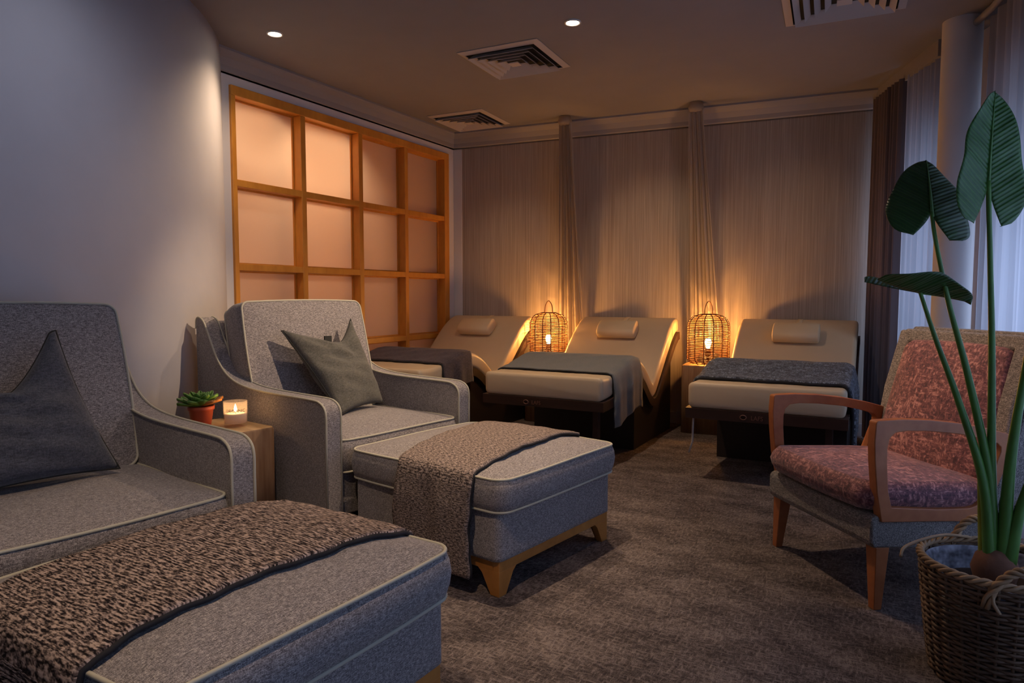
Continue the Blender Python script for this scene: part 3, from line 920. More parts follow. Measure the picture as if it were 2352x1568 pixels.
# potted succulent
SX, SY = -2.70, 1.985
pot = thing('potted_succulent', 'green rosette succulent in a small terracotta pot on the oak block', 'potted plant', (SX, SY, TZ+0.001))
lathe('pot', [(0.0, 0.001), (0.034, 0.0), (0.036, 0.004), (0.046, 0.070), (0.050, 0.072), (0.051, 0.088), (0.046, 0.088), (0.044, 0.076), (0.0, 0.074)], M['terracotta'], pot, 32)
def succ_leaf(az, el, L, w, z0, mat):
    def fn(u, v):
        a = 2*u-1
        ww = w*(math.sin(PI*min(1, v**0.8*0.93+0.04)))**0.65*(1 if v < 0.97 else 0.6)
        r = L*v
        x = r*math.cos(el)+0.0; z = r*math.sin(el)+0.010*v*v+0.010*a*a
        y = a*ww
        return (x*math.cos(az)-y*math.sin(az), x*math.sin(az)+y*math.cos(az), z0+z)
    return fn
rnd = random.Random(3)
for ringi, (cnt, el, L, z0) in enumerate(((11, 0.16, 0.092, 0.084), (9, 0.45, 0.075, 0.088), (7, 0.8, 0.055, 0.090), (5, 1.15, 0.036, 0.092))):
    for k in range(cnt):
        az = 2*PI*k/cnt+ringi*0.35+rnd.uniform(-0.12, 0.12)
        red = ringi == 0 and math.cos(az-0.5) > 0.75
        grid('leaf', 6, 8, succ_leaf(az, el+rnd.uniform(-0.1, 0.1), L*rnd.uniform(0.9, 1.05), 0.027-0.004*ringi, z0, None), M['succr'] if red else M['succ'], pot, solid=0.004)

pot.scale = (1.12, 1.12, 1.05)
# candle
cd = thing('candle', 'lit cream candle in a clear glass tumbler on the oak block', 'candle', (-2.565, 2.06, TZ+0.001))
lathe('glass_tumbler', [(0.0, 0.0), (0.036, 0.0), (0.039, 0.004), (0.040, 0.095), (0.0375, 0.095), (0.0365, 0.014), (0.0, 0.012)], M['tumbler'], cd, 40)
lathe('wax', [(0.0, 0.0125), (0.0360, 0.0145), (0.0366, 0.050), (0.020, 0.048), (0.0, 0.047)], M['wax'], cd, 36)
cd.scale = (1.28, 1.28, 1.2)
tube('wick', [(0, 0, 0.047), (0.001, 0, 0.058)], 0.0009, M['black'], cd)
lathe('flame', [(0.0004, 0.053), (0.004, 0.058), (0.0052, 0.064), (0.0035, 0.073), (0.0004, 0.084)], M['flame'], cd, 14)
l = bpy.data.lights.new('candle_glow', 'POINT'); l.energy = 0.7; l.color = (1.0, 0.55, 0.22); l.shadow_soft_size = 0.008
lo = bpy.data.objects.new('candle_glow', l); COL.objects.link(lo); lo.location = (-2.565, 2.06, TZ+0.095)
def text_mesh(name, s, size, mat, parent, ext=0.0006):
    cu = bpy.data.curves.new(name, 'FONT'); cu.body = s; cu.size = size; cu.align_x = 'CENTER'; cu.extrude = ext
    tmp = bpy.data.objects.new(name, cu); COL.objects.link(tmp)
    dg = bpy.context.evaluated_depsgraph_get(); me = bpy.data.meshes.new_from_object(tmp.evaluated_get(dg))
    bpy.data.objects.remove(tmp)
    o = bpy.data.objects.new(name, me); COL.objects.link(o); me.materials.clear(); me.materials.append(mat); o.parent = parent
    return o
lt = text_mesh('lettering', 'ORGANIC', 0.0155, M['brass'], cd, 0.0)
ang0 = math.atan2(-2.06, 2.565)
for vv in lt.data.vertices:
    x, y = vv.co.x, vv.co.y
    a = ang0+x/0.0408; vv.co = (0.0408*math.cos(a), 0.0408*math.sin(a), 0.058+y)

# ------------------------------------------------------------------ heated loungers
BOT = [(0.0, 0.435), (0.15, 0.443), (0.30, 0.470), (0.45, 0.515), (0.58, 0.545), (0.70, 0.535), (0.82, 0.475), (0.93, 0.385), (1.00, 0.338), (1.06, 0.325), (1.13, 0.350), (1.25, 0.455), (1.40, 0.590), (1.55, 0.718), (1.66, 0.785), (1.72, 0.800)]
bc = catmull([(0, s, z) for s, z in BOT], 5)
def normals(c):
    out = []
    for i in range(len(c)):
        d = (c[min(i+1, len(c)-1)]-c[max(i-1, 0)]).normalized(); out.append(Vector((0, -d.z, d.y)))
    return out
bn = normals(bc)
def mattress_top(s):
    best = None
    for i in range(len(TOPC)-1):
        if TOPC[i].y <= s <= TOPC[i+1].y:
            k = (s-TOPC[i].y)/max(1e-6, TOPC[i+1].y-TOPC[i].y); return TOPC[i].z+(TOPC[i+1].z-TOPC[i].z)*k
    return TOPC[-1].z if s > 1 else TOPC[0].z
MT = 0.118
# smooth the offset curve
raw = [p+n_*(MT+0.035*max(0, 1-p.y/0.5)) for p, n_ in zip(bc, bn)]
for _ in range(3):
    raw = [raw[0]]+[(raw[i-1]+raw[i]*2+raw[i+1])/4 for i in range(1, len(raw)-1)]+[raw[-1]]
TOPC = []
for p in raw:
    if not TOPC or p.y > TOPC[-1].y+0.002: TOPC.append(p)

def make_lounger(label, loc, rz, W=0.88, mark='LAFS'):
    t = thing('heated_lounger', label, 'lounger', loc, rz, 'cream loungers along the back wall')
    # mattress
    hw = W/2-0.014; r = 0.030
    V, F = [], []
    m = len(bc)
    def sect(i, shrink, ds):
        b = bc[i]; tp = raw[i]; d = (tp-b); q = []
        for px, pz in rsec(hw-shrink, 0.5, r, 4):
            # map pz -0.5..0.5 to bottom..top with rounding scaled to thickness
            zz = pz+0.5
            q.append((px, b+d*zz))
        T_ = d.length
        out = []
        sec = rsec(hw-shrink, T_/2-shrink, r, 4)
        dn = d.normalized(); c = (b+tp)/2
        tang = Vector((0, dn.z, -dn.y))
        for px, pz in sec:
            p = c+dn*pz+tang*ds; out.append(Vector((px, p.y, p.z)))
        return out
    secs = [sect(0, 0.022, -0.012), sect(0, 0.008, -0.008)]+[sect(i, 0, 0) for i in range(0, m)]+[sect(m-1, 0.008, 0.008), sect(m-1, 0.022, 0.012)]
    n = len(secs[0])
    for s in secs: V += s
    for k in range(len(secs)-1):
        for i in range(n): F.append((k*n+i, k*n+(i+1) % n, (k+1)*n+(i+1) % n, (k+1)*n+i))
    F.append(tuple(range(n))); F.append(tuple(range((len(secs)-1)*n, len(secs)*n))[::-1])
    mesh_obj('mattress', V, F, M['cream'], t)
    # shell board
    V, F = [], []
    th = 0.062
    for i in range(m):
        a = bc[i]-bn[i]*0.001; b = bc[i]-bn[i]*th
        for (x, p) in ((-W/2, a), (W/2, a), (W/2, b), (-W/2, b)): V.append((x, p.y-(0.02 if i == 0 else 0), p.z))
    for i in range(m-1):
        for k in range(4): F.append((i*4+k, i*4+(k+1) % 4, (i+1)*4+(k+1) % 4, (i+1)*4+k))
    F.append((0, 1, 2, 3)); F.append((m*4-1, m*4-2, m*4-3, m*4-4))
    sh = mesh_obj('shell', V, F, M['dark'], t, smooth=False)
    # engraved maker's mark on the front edge
    tm = text_mesh('maker_mark', mark, 0.036, M['copper'], sh, 0.0006)
    for vv in tm.data.vertices:
        x, y, z = vv.co; vv.co = (x*0.9-0.03, -0.0216-z, 0.389+y)
    rg, rf = tubev([(0.017*math.cos(a)-0.105, -0.0216, 0.401+0.013*math.sin(a)) for a in [2*PI*k/20 for k in range(20)]], 0.003, True, 6)
    mesh_obj('maker_mark', rg, rf, M['copper'], sh, recalc=False)
    # base pedestal
    lo_ = [(p-nn*(th+0.001)) for p, nn in zip(bc, bn)]
    poly = [(0.66, 0.0)]
    tops = [(p.y, p.z) for p in lo_ if 0.62 < p.y < 1.58]
    poly += tops+[(1.58, 0.0)]
    poly[1] = (0.66, tops[0][1])
    prism('base', poly, -W/2+0.05, W/2-0.03, M['darkbase'], t, bevel=0, plane='YZ')
    for x in (W/2-0.10,):
        box('support_leg', (x-0.02, x+0.02, 0.10, 0.14, 0.0, 0.38), M['dark'], t, 0.003)
    return t
l1 = make_lounger('cream lounger beside the wooden lattice, plum blanket on it', (-3.275, 3.83, 0), R(0))
l2 = make_lounger('cream lounger in the middle of the three, plain grey blanket on it', (-1.990, 3.99, 0), R(0))
l3 = make_lounger('cream lounger nearest the window curtains, charcoal blanket on it', (-0.620, 4.08, 0), R(0.5))
# cable and small feet box under the third lounger
tube('power_cable', [(-0.40, 0.02, 0.39), (-0.405, 0.03, 0.30), (-0.41, 0.05, 0.22), (-0.43, 0.04, 0.15)], 0.006, M['cable'], l3)
tb = box('control_box', (-0.38, -0.10, 1.0, 1.12, 0.0, 0.30), M['black'], l3, 0.01)

def neck_pillow(label, lx, ly):
    s = 1.44
    i = min(range(len(raw)), key=lambda k: abs(raw[k].y-s)); p = raw[i]
    tang = (raw[i+1]-raw[i-1]).normalized(); nn = Vector((0, -tang.z, tang.y))
    t = thing('neck_pillow', label, 'pillow', (lx, ly, 0), 0, 'neck pillows on the loungers')
    hw = 0.165; V, F = [], []
    prof_ = []
    for k in range(22):
        a = 2*PI*k/22; c_, s_ = math.cos(a), math.sin(a)
        xx = 0.085*abs(c_)**0.75*(1 if c_ > 0 else -1); zz = 0.050*abs(s_)**0.7*(1 if s_ > 0 else -1)
        prof_.append((xx, zz+0.036))
    rows = [(-hw, 0.55), (-hw+0.004, 0.9), (-hw+0.012, 1.0), (0, 1.02), (hw-0.012, 1.0), (hw-0.004, 0.9), (hw, 0.55)]
    for x, k in rows:
        for a, b in prof_:
            q = p+tang*(a*k)+nn*((b-0.036)*k+0.036+0.016); V.append((x, q.y, q.z))
    n = len(prof_)
    for r_ in range(len(rows)-1):
        for i2 in range(n): F.append((r_*n+i2, r_*n+(i2+1) % n, (r_+1)*n+(i2+1) % n, (r_+1)*n+i2))
    F.append(tuple(range(n))); F.append(tuple(range((len(rows)-1)*n, len(rows)*n))[::-1])
    mesh_obj('cover', V, F, M['creampillow'], t)
    # strap running over the top end
    st = [raw[j]+bn[j]*0.004 for j in range(i, len(raw))]
    V = []; F = []
    for q in st: V += [(-0.02+0.0, q.y, q.z), (0.02, q.y, q.z)]
    for k in range(len(st)-1): F.append((2*k, 2*k+1, 2*k+3, 2*k+2))
    mesh_obj('strap', V, F, M['creampillow'], t, solid=0.002)
    return t
neck_pillow('cream neck pillow on the lounger beside the lattice', -3.275, 3.83)
neck_pillow('cream neck pillow on the middle lounger', -1.990, 3.99)
neck_pillow('cream neck pillow on the lounger nearest the curtains', -0.615, 4.08)

# blankets over the loungers (local frame: x across -> here strip axis is y, so rotate by -90)
def lounger_blanket(label, lx, ly, s0, s1, hl, hr, mat, seed, W=0.82, skew=0.0, thick=0.009):
    # throw() lays across local y and runs along local x ; rotate so local x = world +Y
    zt = lambda x, y: mattress_top(x)+0.003
    return throw('lounger_blanket', label, (lx, ly, 0), R(90), zt, lambda t: s0+skew*t, lambda t: s1, -W/2-0.006, W/2+0.006, hr, hl, mat,
                 group='blankets over the loungers', seed=seed, thick=thick, uvs=(s1-s0, 1))
lounger_blanket('plain grey blanket over the foot of the middle lounger', -1.990, 3.99, 0.17, 0.70, 0.05, 0.34, M['greythrow'], 3)
lounger_blanket('charcoal blue knit blanket over the foot of the lounger nearest the curtains', -0.620, 4.08, 0.15, 0.62, 0.05, 0.40, M['bluethrow'], 5, thick=0.016)
lounger_blanket('dark plum blanket over the foot of the lounger beside the lattice', -3.275, 3.83, 0.26, 0.64, 0.10, 0.22, M['plumthrow'], 7, thick=0.012)

# ------------------------------------------------------------------ rattan lamps
def rattan_lamp(label, x, y, z, seed):
    t = thing('rattan_lamp', label, 'table lamp', (x, y, z), seed*0.35, 'glowing rattan cage lamps')
    H = 0.40; Rr = 0.165
    def rad(v):
        if v < 0.12: return Rr*(0.76+0.24*math.sin(v/0.12*PI/2))
        if v > 0.74:
            k = (v-0.74)/0.26; return Rr*(1-0.62*(1-math.sqrt(max(0, 1-k*k))))
        return Rr
    nr = 14
    lst = []
    for k in range(nr):
        a = 2*PI*k/nr
        pts = [(rad(i/24)*math.cos(a), rad(i/24)*math.sin(a), 0.004+H*i/24) for i in range(25)]
        lst.append(tubev(pts, 0.0042, False, 6))
    v, f = multi(lst); mesh_obj('rib', v, f, M['rattan'], t, recalc=False)
    lst = []; rnd = random.Random(seed)
    for i in range(28):
        vv = 0.03+0.94*i/27
        r0 = rad(vv); z0 = H*vv; ph = rnd.uniform(0, 6)
        pts = []
        for q in range(56):
            a = 2*PI*q/56
            pts.append(((r0+0.003*math.sin(7*a+PI*i))*math.cos(a), (r0+0.003*math.sin(7*a+PI*i))*math.sin(a), z0+0.0016*math.sin(3*a+ph)))
        lst.append(tubev(pts, 0.0034, True, 5))
    v, f = multi(lst); mesh_obj('woven_cage', v, f, M['rattan'], t, recalc=False)
    # top ring, handle
    tube('top_ring', [(rad(1)*math.cos(a), rad(1)*math.sin(a), H+0.003) for a in [2*PI*k/28 for k in range(28)]], 0.006, M['rattan'], t, True)
    tube('handle', catmull([(-0.035, 0, H), (-0.028, 0, H+0.07), (0, 0, H+0.11), (0.028, 0, H+0.07), (0.035, 0, H)], 6), 0.004, M['rattan'], t)
    lathe('lamp_holder', [(0.0, 0.002), (0.05, 0.002), (0.05, 0.012), (0.012, 0.016), (0.012, 0.065), (0.024, 0.075), (0.024, 0.125), (0.014, 0.128), (0, 0.128)], M['brass'], t, 20)
    lathe('bulb', [(0.0, 0.128), (0.014, 0.130), (0.018, 0.146), (0.026, 0.172), (0.026, 0.188), (0.018, 0.206), (0.0, 0.215)], M['bulb'], t, 20)
    l = bpy.data.lights.new('lamp_glow', 'POINT'); l.energy = LAMP; l.color = (1.0, 0.43, 0.10); l.shadow_soft_size = 0.03
    o = bpy.data.objects.new('lamp_glow', l); COL.objects.link(o); o.location = (x, y, z+0.245)
    return t
LAMP = 32.0
rattan_lamp('glowing rattan cage lamp between first and second loungers', -2.650, 5.45, 0.548, 1)
rattan_lamp('glowing rattan cage lamp between second and third loungers', -1.290, 5.615, 0.548, 2)

# ------------------------------------------------------------------ plum armchair
AX = R(219.263)
AO = (-0.201, 2.917, 0)
pa = thing('show_wood_armchair', 'plum crosshatch armchair with open wooden arms at right', 'armchair', AO, AX)
# seat frame
poly = [(0.035, 0.222), (0.050, 0.24), (0.050, 0.325), (0.03, 0.338), (-0.42, 0.305), (-0.50, 0.30), (-0.52, 0.20), (-0.40, 0.20), (-0.2, 0.205)]
prism('seat_frame', poly, -0.325, 0.325, M['fabric2'], pa, bevel=0.012)
# back shell
lean = math.atan2(0.17, 0.66)
def backpt(s, d):  # s up along back, d depth behind front
    u_ = Vector((-math.sin(lean), 0, math.cos(lean))); n_ = Vector((math.cos(lean), 0, math.sin(lean)))
    return Vector((-0.455, 0, 0.30))+u_*s-n_*d
bp = [backpt(-0.09, 0.0), backpt(0.62, 0.0), backpt(0.69, 0.02), backpt(0.70, 0.05), backpt(0.685, 0.10), backpt(0.64, 0.125), backpt(0.05, 0.13), backpt(-0.07, 0.10)]
V = []
ys_ = [-0.325, -0.318, 0.318, 0.325]
# shell tapers: a bit narrower at the top
n = len(bp)
for yy, k in ((-0.33, 0.985), (-0.322, 1), (0.322, 1), (0.33, 0.985)):
    for p in bp: V.append(((p.x+0.52)*k-0.52, yy*(1.0-0.02*(p.z-0.3)), (p.z-0.6)*k+0.6))
F = [tuple(range(n)), tuple(range(4*n-1, 3*n-1, -1))]
for r_ in range(3):
    for i in range(n): F.append((r_*n+i, r_*n+(i+1) % n, (r_+1)*n+(i+1) % n, (r_+1)*n+i))
mesh_obj('back_shell', V, F, M['fabric2'], pa, bevel=0.012)
# side bolsters, proud border round the inner back cushion
for s in (-1, 1):
    y0_, y1_ = sorted((s*0.255, s*0.326))
    pts = [backpt(0.02, 0.0), backpt(0.66, 0.0), backpt(0.665, -0.045), backpt(0.40, -0.055), backpt(0.05, -0.03)]
    prism('back_wing', [(p.x, p.z) for p in pts], y0_, y1_, M['fabric2'], pa, bevel=0.016)
pts = [backpt(0.60, 0.0), backpt(0.672, 0.0), backpt(0.668, -0.045), backpt(0.61, -0.045)]
prism('back_top_roll', [(p.x, p.z) for p in pts], -0.30, 0.30, M['fabric2'], pa, bevel=0.014)
# inner back cushion
u_ = Vector((-math.sin(lean), 0, math.cos(lean))); n_ = Vector((math.cos(lean), 0, math.sin(lean)))
cen = backpt(0.345, 0.0)
X = Matrix(((u_.x, 0, n_.x, cen.x), (u_.y, 1, n_.y, cen.y), (u_.z, 0, n_.z, cen.z), (0, 0, 0, 1)))
bcu = cushion('back_cushion', 0.262, 0.252, 0.0, 0.060, 0.036, 0.04, M['plum'], pa, X, pipe=0, seed=11, wav=0.006)
# dark creases across the cushion's lower corner
# seat cushion with bull-nosed front, slopes back
sx = Matrix.Translation((-0.185, 0, 0.0)) @ Matrix.Rotation(R(-3.6), 4, 'Y')
cushion('seat_cushion', 0.262, 0.292, 0.337, 0.440, 0.024, 0.05, M['plum'], pa, sx, pipe=0, seed=12, bulge=0.024, wav=0.006)
# wooden arms
outer = [(0.018, 0.318), (0.040, 0.42), (0.052, 0.53), (0.056, 0.60), (0.052, 0.668), (0.046, 0.674), (-0.05, 0.676), (-0.16, 0.670), (-0.28, 0.655), (-0.40, 0.632), (-0.50, 0.605), (-0.522, 0.592), (-0.515, 0.57), (-0.480, 0.50), (-0.445, 0.42), (-0.415, 0.34), (-0.395, 0.305), (-0.375, 0.298), (-0.20, 0.308)]
inner = [(-0.020, 0.368), (-0.004, 0.43), (0.004, 0.53), (0.004, 0.58), (-0.004, 0.612), (-0.025, 0.630), (-0.07, 0.634), (-0.16, 0.630), (-0.28, 0.616), (-0.38, 0.594), (-0.435, 0.578), (-0.452, 0.562), (-0.452, 0.545), (-0.430, 0.49), (-0.402, 0.42), (-0.378, 0.375), (-0.360, 0.356), (-0.330, 0.348), (-0.20, 0.352)]
def arm_loop(yc):
    th = 0.019; n = len(outer); V = []
    for pl, yy in ((outer, yc-th), (inner, yc-th), (inner, yc+th), (outer, yc+th)):
        V += [(x, yy, z) for x, z in pl]
    F = []
    for a in range(4):
        b = (a+1) % 4
        for i in range(n):
            j = (i+1) % n; F.append((a*n+i, a*n+j, b*n+j, b*n+i))
    return mesh_obj('arm', V, F, M['redwood'], pa, bevel=0.004)
for s in (-1, 1): arm_loop(s*0.315)
for x, dx in ((0.0, 0.0), (-0.44, -0.07)):
    for s in (-1, 1):
        V = []
        for z, hw, ox in ((0.225, 0.027, 0.0), (0.0, 0.015, dx)):
            cx_, cy_ = x+ox+(0.012 if x > -0.1 and z == 0 else 0.0), s*(0.295+(0.012 if z == 0 else 0))
            V += [(cx_-hw, cy_-hw, z), (cx_+hw, cy_-hw, z), (cx_+hw, cy_+hw, z), (cx_-hw, cy_+hw, z)]
        mesh_obj('leg', V, [(3, 2, 1, 0), (4, 5, 6, 7), (0, 1, 5, 4), (1, 2, 6, 5), (2, 3, 7, 6), (3, 0, 4, 7)], M['redwood'], pa, bevel=0.003)
q = backpt(0.05, 0.07)
box('label_tag', (q.x-0.012, q.x+0.012, 0.329, 0.333, q.z-0.016, q.z+0.016), M['seam'], pa, 0.001)

# ------------------------------------------------------------------ wicker basket with alocasia
BX, BY = 0.295, 2.345
bk = thing('wicker_basket', 'dark wicker basket with looped handles in the lower right corner', 'basket', (BX, BY, 0))
BH = 0.335
def br(z): return 0.155+0.040*(z/BH)**0.8
lst = []
NS = 28
rows = 38
for i in range(rows):
    z = 0.008+(BH-0.02)*i/(rows-1)
    pts = []
    for q in range(NS*4):
        a = 2*PI*q/(NS*4)
        pts.append(((br(z)+0.0055*math.sin(NS/2*a+PI*i))*math.cos(a), (br(z)+0.0055*math.sin(NS/2*a+PI*i))*math.sin(a), z+0.002*math.sin(5*a+i*1.7)))
    lst.append(tubev(pts, 0.0046, True, 6))
v, f = multi(lst); mesh_obj('weave', v, f, M['wicker'], bk, recalc=False)
lst = []
for k in range(NS):
    a = 2*PI*(k+0.5)/NS
    lst.append(tubev([(br(z)*math.cos(a), br(z)*math.sin(a), z) for z in [0.0+BH*j/8 for j in range(9)]], 0.0045, False, 6))
v, f = multi(lst); mesh_obj('stake', v, f, M['wicker'], bk, recalc=False)
lathe('lining', [(0.0, 0.012), (0.140, 0.012), (0.178, BH-0.03), (0.184, BH-0.012), (0.186, BH-0.012), (0.142, 0.006), (0, 0.006)], M['liner'], bk, 40)
# twisted rim
lst = []
for s in range(3):
    pts = []
    for q in range(180):
        a = 2*PI*q/180; tw = a*15+2*PI*s/3
        rr = br(BH)+0.007*math.cos(tw); pts.append((rr*math.cos(a), rr*math.sin(a), BH+0.004+0.007*math.sin(tw)))
    lst.append(tubev(pts, 0.0055, True, 6))
v, f = multi(lst); mesh_obj('rim', v, f, M['wickerlight'], bk, recalc=False)
# handles: twisted loops
def handle(a0, lift=0.085, spread=0.36, inward=0.0):
    base = []
    for k in range(41):
        t_ = k/40; a = a0+(t_-0.5)*2*spread
        r_ = br(BH)+0.006-inward*math.sin(PI*t_)
        base.append(Vector((r_*math.cos(a), r_*math.sin(a), BH-0.06+(0.06+lift)*math.sin(PI*t_)**0.6)))
    lst = []
    for s in range(3):
        pts = []
        for k, p in enumerate(base):
            d = (base[min(k+1, 40)]-base[max(k-1, 0)]).normalized(); e1 = d.orthogonal().normalized()
            rad_ = Vector((math.cos(a0), math.sin(a0), 0)); e1 = (rad_-d*rad_.dot(d)).normalized(); e2 = d.cross(e1)
            tw = k*0.55+2*PI*s/3; pts.append(p+e1*0.0075*math.cos(tw)+e2*0.0075*math.sin(tw))
        lst.append(tubev(pts, 0.0058, False, 6))
    v, f = multi(lst); return mesh_obj('handle', v, f, M['wickerlight'], bk, recalc=False)
handle(R(-80), 0.055, 0.42)
handle(R(100), 0.07, 0.42)
# loose cane ends
tube('loose_cane', catmull([(-0.05, 0.185, 0.345), (-0.12, 0.14, 0.356), (-0.185, 0.07, 0.352), (-0.235, 0.01, 0.338), (-0.245, -0.02, 0.318)], 5), 0.0048, M['wickerlight'], bk)
tube('loose_cane', catmull([(-0.03, -0.185, 0.345), (-0.035, -0.205, 0.30), (-0.02, -0.212, 0.27)], 5), 0.0045, M['wickerlight'], bk)

pl = thing('potted_alocasia', 'tall alocasia with big arrow-shaped leaves rising from the wicker basket', 'plant', (BX-0.01, BY, 0.02))
def W2L(p): return Vector(p)-Vector((BX-0.01, BY, 0.02))
lathe('nursery_pot', [(0.0, 0.004), (0.105, 0.004), (0.128, 0.245), (0.130, 0.25), (0.122, 0.25), (0.118, 0.235), (0, 0.235)], M['soil'], pl, 32)
lathe('husk', [(0.055, 0.235), (0.052, 0.27), (0.060, 0.30), (0.050, 0.335), (0.030, 0.36), (0.0, 0.362)], M['bulbhusk'], pl, 18)
STEMS = {
 'A': ([(0.287, 2.343, 0.34), (0.268, 2.345, 0.578), (0.254, 2.346, 0.952), (0.241, 2.348, 1.198), (0.228, 2.349, 1.423)], 0.017, 0.0065, 'stem'),
 'B': ([(0.277, 2.338, 0.34), (0.262, 2.340, 0.578), (0.203, 2.346, 0.862), (0.148, 2.352, 1.075), (0.110, 2.357, 1.252), (0.095, 2.358, 1.347)], 0.018, 0.0055, 'stem'),
 'C': ([(0.272, 2.330, 0.34), (0.246, 2.332, 0.575), (0.180, 2.340, 0.797), (0.119, 2.350, 0.972), (0.078, 2.358, 1.100), (0.074, 2.359, 1.116)], 0.018, 0.0050, 'stem'),
 'D': ([(0.300, 2.335, 0.34), (0.309, 2.335, 0.647), (0.332, 2.337, 0.895), (0.365, 2.334, 1.194), (0.42, 2.33, 1.42)], 0.020, 0.007, 'stem'),
 'E': ([(0.312, 2.332, 0.34), (0.340, 2.332, 0.527), (0.392, 2.329, 0.718), (0.46, 2.32, 0.90)], 0.022, 0.007, 'stem'),
 'F': ([(0.262, 2.346, 0.34), (0.247, 2.347, 0.52), (0.241, 2.348, 0.60), (0.244, 2.348, 0.66)], 0.018, 0.006, 'stemy')}
for k, (pts, r0, r1, mt) in STEMS.items():
    c_ = catmull([W2L(p) for p in pts], 8); n = len(c_)
    radii = [r1+(r0-r1)*(1-i/(n-1))**2.2 for i in range(n)]
    tube('stem', c_, 0, M[mt], pl, False, 12, radii)

def leaf(origin, tip, right, L, Wd, lobe, mat, fold=0.25, droop=0.2, curl=0.0, seed=0, tipw=1.0):
    O = W2L(origin); ty = Vector(tip).normalized(); rx = Vector(right); rx = (rx-ty*rx.dot(ty)).normalized(); nz = rx.cross(ty)
    # nz should face the viewer side given by caller's orientation
    nj = 34; ni = 9
    prof_ = []
    def wout(v):
        if v >= 0:
            t_ = v/L; return Wd*(1-t_)**0.62*(1+0.45*t_)*(1-0.10*t_) if t_ < 1 else 0.0
        t_ = -v/lobe; return Wd*(0.42+0.58*math.sqrt(max(0, 1-t_**3.2)))
    def win(v):
        if v >= 0: return 0.0
        t_ = -v/lobe; return Wd*(0.015+0.405*t_**1.4) if t_ < 1 else Wd*0.42
    lst = []
    V, U, F = [], [], []
    for side in (-1, 1):
        k0 = len(V)
        for j in range(nj+1):
            v = -lobe+(L+lobe)*j/nj
            a, b = win(v), wout(v)
            if b < a: a = b = (a+b)/2
            for i in range(ni+1):
                x = a+(b-a)*i/ni
                e = i/ni
                z = fold*x - droop*(max(0, v)/L)**2*L*0.5 - curl*x*x/Wd
                z += 0.0022*math.sin((v-0.75*x)*110)*math.sin(PI*e)
                z += 0.006*e*e*math.sin(v*34+seed+side)
                xx = x+0.0015*e*math.sin(v*48+seed*2+side)
                V.append(O+rx*(side*xx)+ty*v+nz*z); U.append((side*x/0.1, v/0.1))
        for j in range(nj):
            for i in range(ni):
                q = k0+j*(ni+1)+i; F.append((q, q+1, q+ni+2, q+ni+1))
    o = mesh_obj('leaf', V, F, mat, pl, uvs=U, recalc=False, solid=0.0016)
    mid_ = [O+ty*(L*t_*0.98)+nz*(-droop*t_*t_*L*0.5+0.002) for t_ in [k/12 for k in range(13)]]
    tube('midrib', mid_, 0, M['midrib'], o, False, 6, [0.0042*(1-k/13)+0.0008 for k in range(13)])
    return o
rv = (0.875, 0.485, 0.0)
# tall front leaf, upright, facing the camera
leaf((0.228, 2.349, 1.415), (0.02, 0.12, 1.0), (0.80, 0.55, 0.0), 0.262, 0.103, 0.118, M['leafA'], fold=0.14, droop=-0.05, seed=1)
# second leaf, dark, tilted back and to the left
leaf((0.095, 2.358, 1.343), (-0.05, 0.55, 0.85), (0.86, 0.40, -0.03), 0.215, 0.118, 0.085, M['leafB'], fold=-0.10, droop=0.10, curl=0.10, seed=4)
# third leaf, nearly edge-on
leaf((0.074, 2.359, 1.108), (0.86, 0.48, -0.12), (0.42, -0.88, 0.10), 0.155, 0.085, 0.150, M['leafB'], fold=0.55, droop=0.12, seed=7)

# ------------------------------------------------------------------ camera
cam = bpy.data.cameras.new('camera'); cam.lens = 24.0; cam.sensor_width = 36.0; cam.clip_end = 60
co = bpy.data.objects.new('camera', cam); COL.objects.link(co)
co.location = (0, 0, 1.10); co.rotation_euler = (R(90-3.8), 0, R(29.0))
sc.camera = co

# ------------------------------------------------------------------ lights
def area(name, loc, rot, sx, sy, power, col):
    l = bpy.data.lights.new(name, 'AREA'); l.shape = 'RECTANGLE'; l.size = sx; l.size_y = sy; l.energy = power; l.color = col
    o = bpy.data.objects.new(name, l); COL.objects.link(o); o.location = loc; o.rotation_euler = rot
    return o
# visible downlights, unseen ones inferred from their light, and an added armchair fill
spot('overhead_beam', (-3.24, 2.95, 2.63), (-3.26, 2.90, 0), 34, WARM, 130, 1.0)
spot('overhead_beam', (-1.63, 3.65, 2.63), (-1.60, 3.40, 0), 95, WARM, 140, 1.0, 0.025)
spot('overhead_beam', (-2.40, 1.50, 2.63), (-2.70, 1.60, 0), 8, (0.80, 0.82, 1.0), 150, 1.0)
spot('overhead_beam', (-1.35, 2.30, 2.63), (-1.55, 2.45, 0), 150, WARM, 60, 1.0, 0.025)
spot('overhead_beam', (-0.95, 0.70, 2.63), (-1.40, 1.15, 0), 95, WARM, 78, 1.0, 0.025)
spot('overhead_beam', (-0.35, 3.15, 2.63), (-2.85, 2.75, 0.88), 300, WARM, 34, 1.0, 0.02)
spot('overhead_beam', (-0.95, 2.90, 2.63), (0.25, 3.20, 0.62), 110, (1.0, 0.62, 0.38), 40, 1.0, 0.025)  # added fill spot that brightens the plum armchair, no fixture here
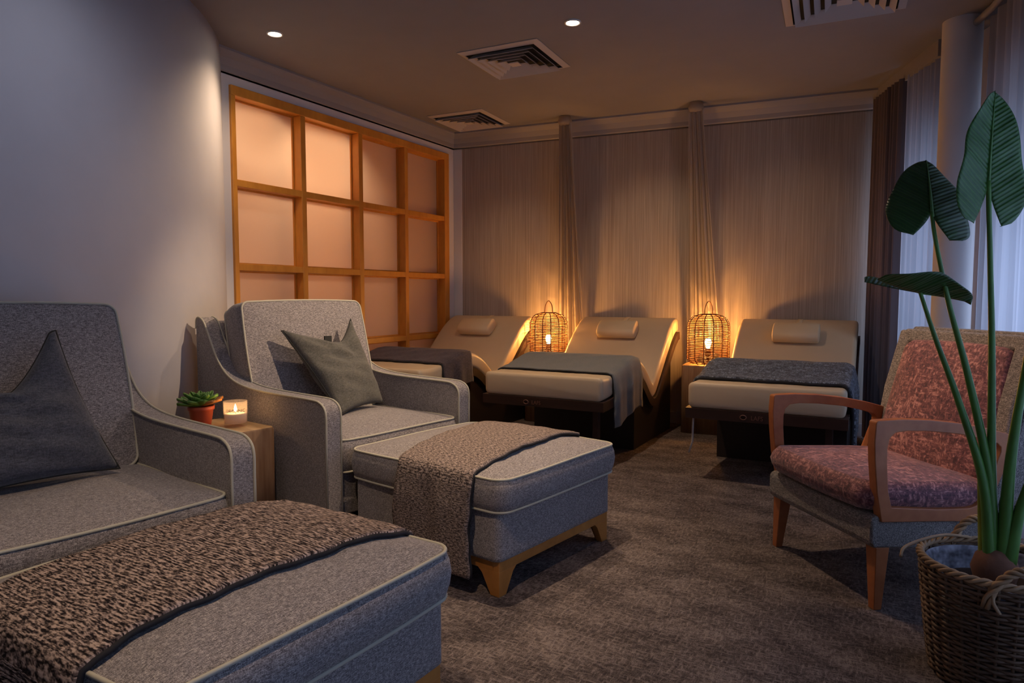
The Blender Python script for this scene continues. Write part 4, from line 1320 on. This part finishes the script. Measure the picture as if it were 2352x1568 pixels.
# accent spots that graze the papered wall
spot('accent_beam', (-1.45, 3.9, 2.63), (-1.80, 5.8, 1.45), 46, (1.0, 0.68, 0.40), 40, 1.0)
spot('accent_beam', (-0.45, 3.9, 2.63), (-0.72, 5.9, 1.40), 36, (1.0, 0.64, 0.36), 44, 1.0)
spot('accent_beam', (-2.8, 3.9, 2.63), (-3.15, 5.65, 1.30), 26, (1.0, 0.68, 0.42), 42, 1.0)
# corridor behind the frosted lattice
spot('corridor_beam', (-4.02, 3.95, 2.60), (-3.98, 3.95, 0), 110, (1.0, 0.80, 0.58), 120, 0.9)
spot('corridor_beam', (-4.04, 3.28, 2.60), (-3.98, 3.22, 0), 60, (1.0, 0.80, 0.58), 120, 0.9)
for (y, z, h, e) in ((3.56, 1.70, 1.1, 5.0), (4.16, 1.65, 1.2, 5.5), (4.74, 1.55, 1.1, 3.2), (3.2, 1.5, 0.9, 1.6)):
    area('pane_glow_fill', (-4.16 if y > 3.3 else -4.3, y, z), (R(90), 0, R(90)), 0.10, h, e, (1.0, 0.36, 0.06))  # added unseen strips giving the panes their orange gradient
# daylight outside the windows
for a, b, e in ((WP[0], WP[1], 14), (WP[2], WP[3], 16), (WP[3], WP[4], 20), (WP[4], WP[5], 33), (WP[5], WP[6], 54)):
    A = Vector((*a, 0)); B = Vector((*b, 0)); d = (B-A); Ln = d.length; d.normalize(); nn = Vector((d.y, -d.x, 0))
    if nn.x < 0: nn = -nn
    c = (A+B)/2+nn*0.35; c.z = 1.1
    area('daylight', c, (-nn).to_track_quat('-Z', 'Z').to_euler(), Ln, 2.0, e*1.8, (0.48, 0.64, 1.0))

w = bpy.data.worlds.new('world'); sc.world = w; w.use_nodes = True
bg = w.node_tree.nodes['Background']; bg.inputs[0].default_value = (0.40, 0.52, 0.75, 1); bg.inputs[1].default_value = 0.25

sc.view_settings.view_transform = 'Standard'
sc.view_settings.look = 'None'
sc.view_settings.exposure = 0.0
sc.view_settings.gamma = 1.0
sc.view_settings.use_curve_mapping = False
sc.cycles.use_denoising = True
sc.cycles.max_bounces = 8
sc.cycles.sample_clamp_indirect = 3.0
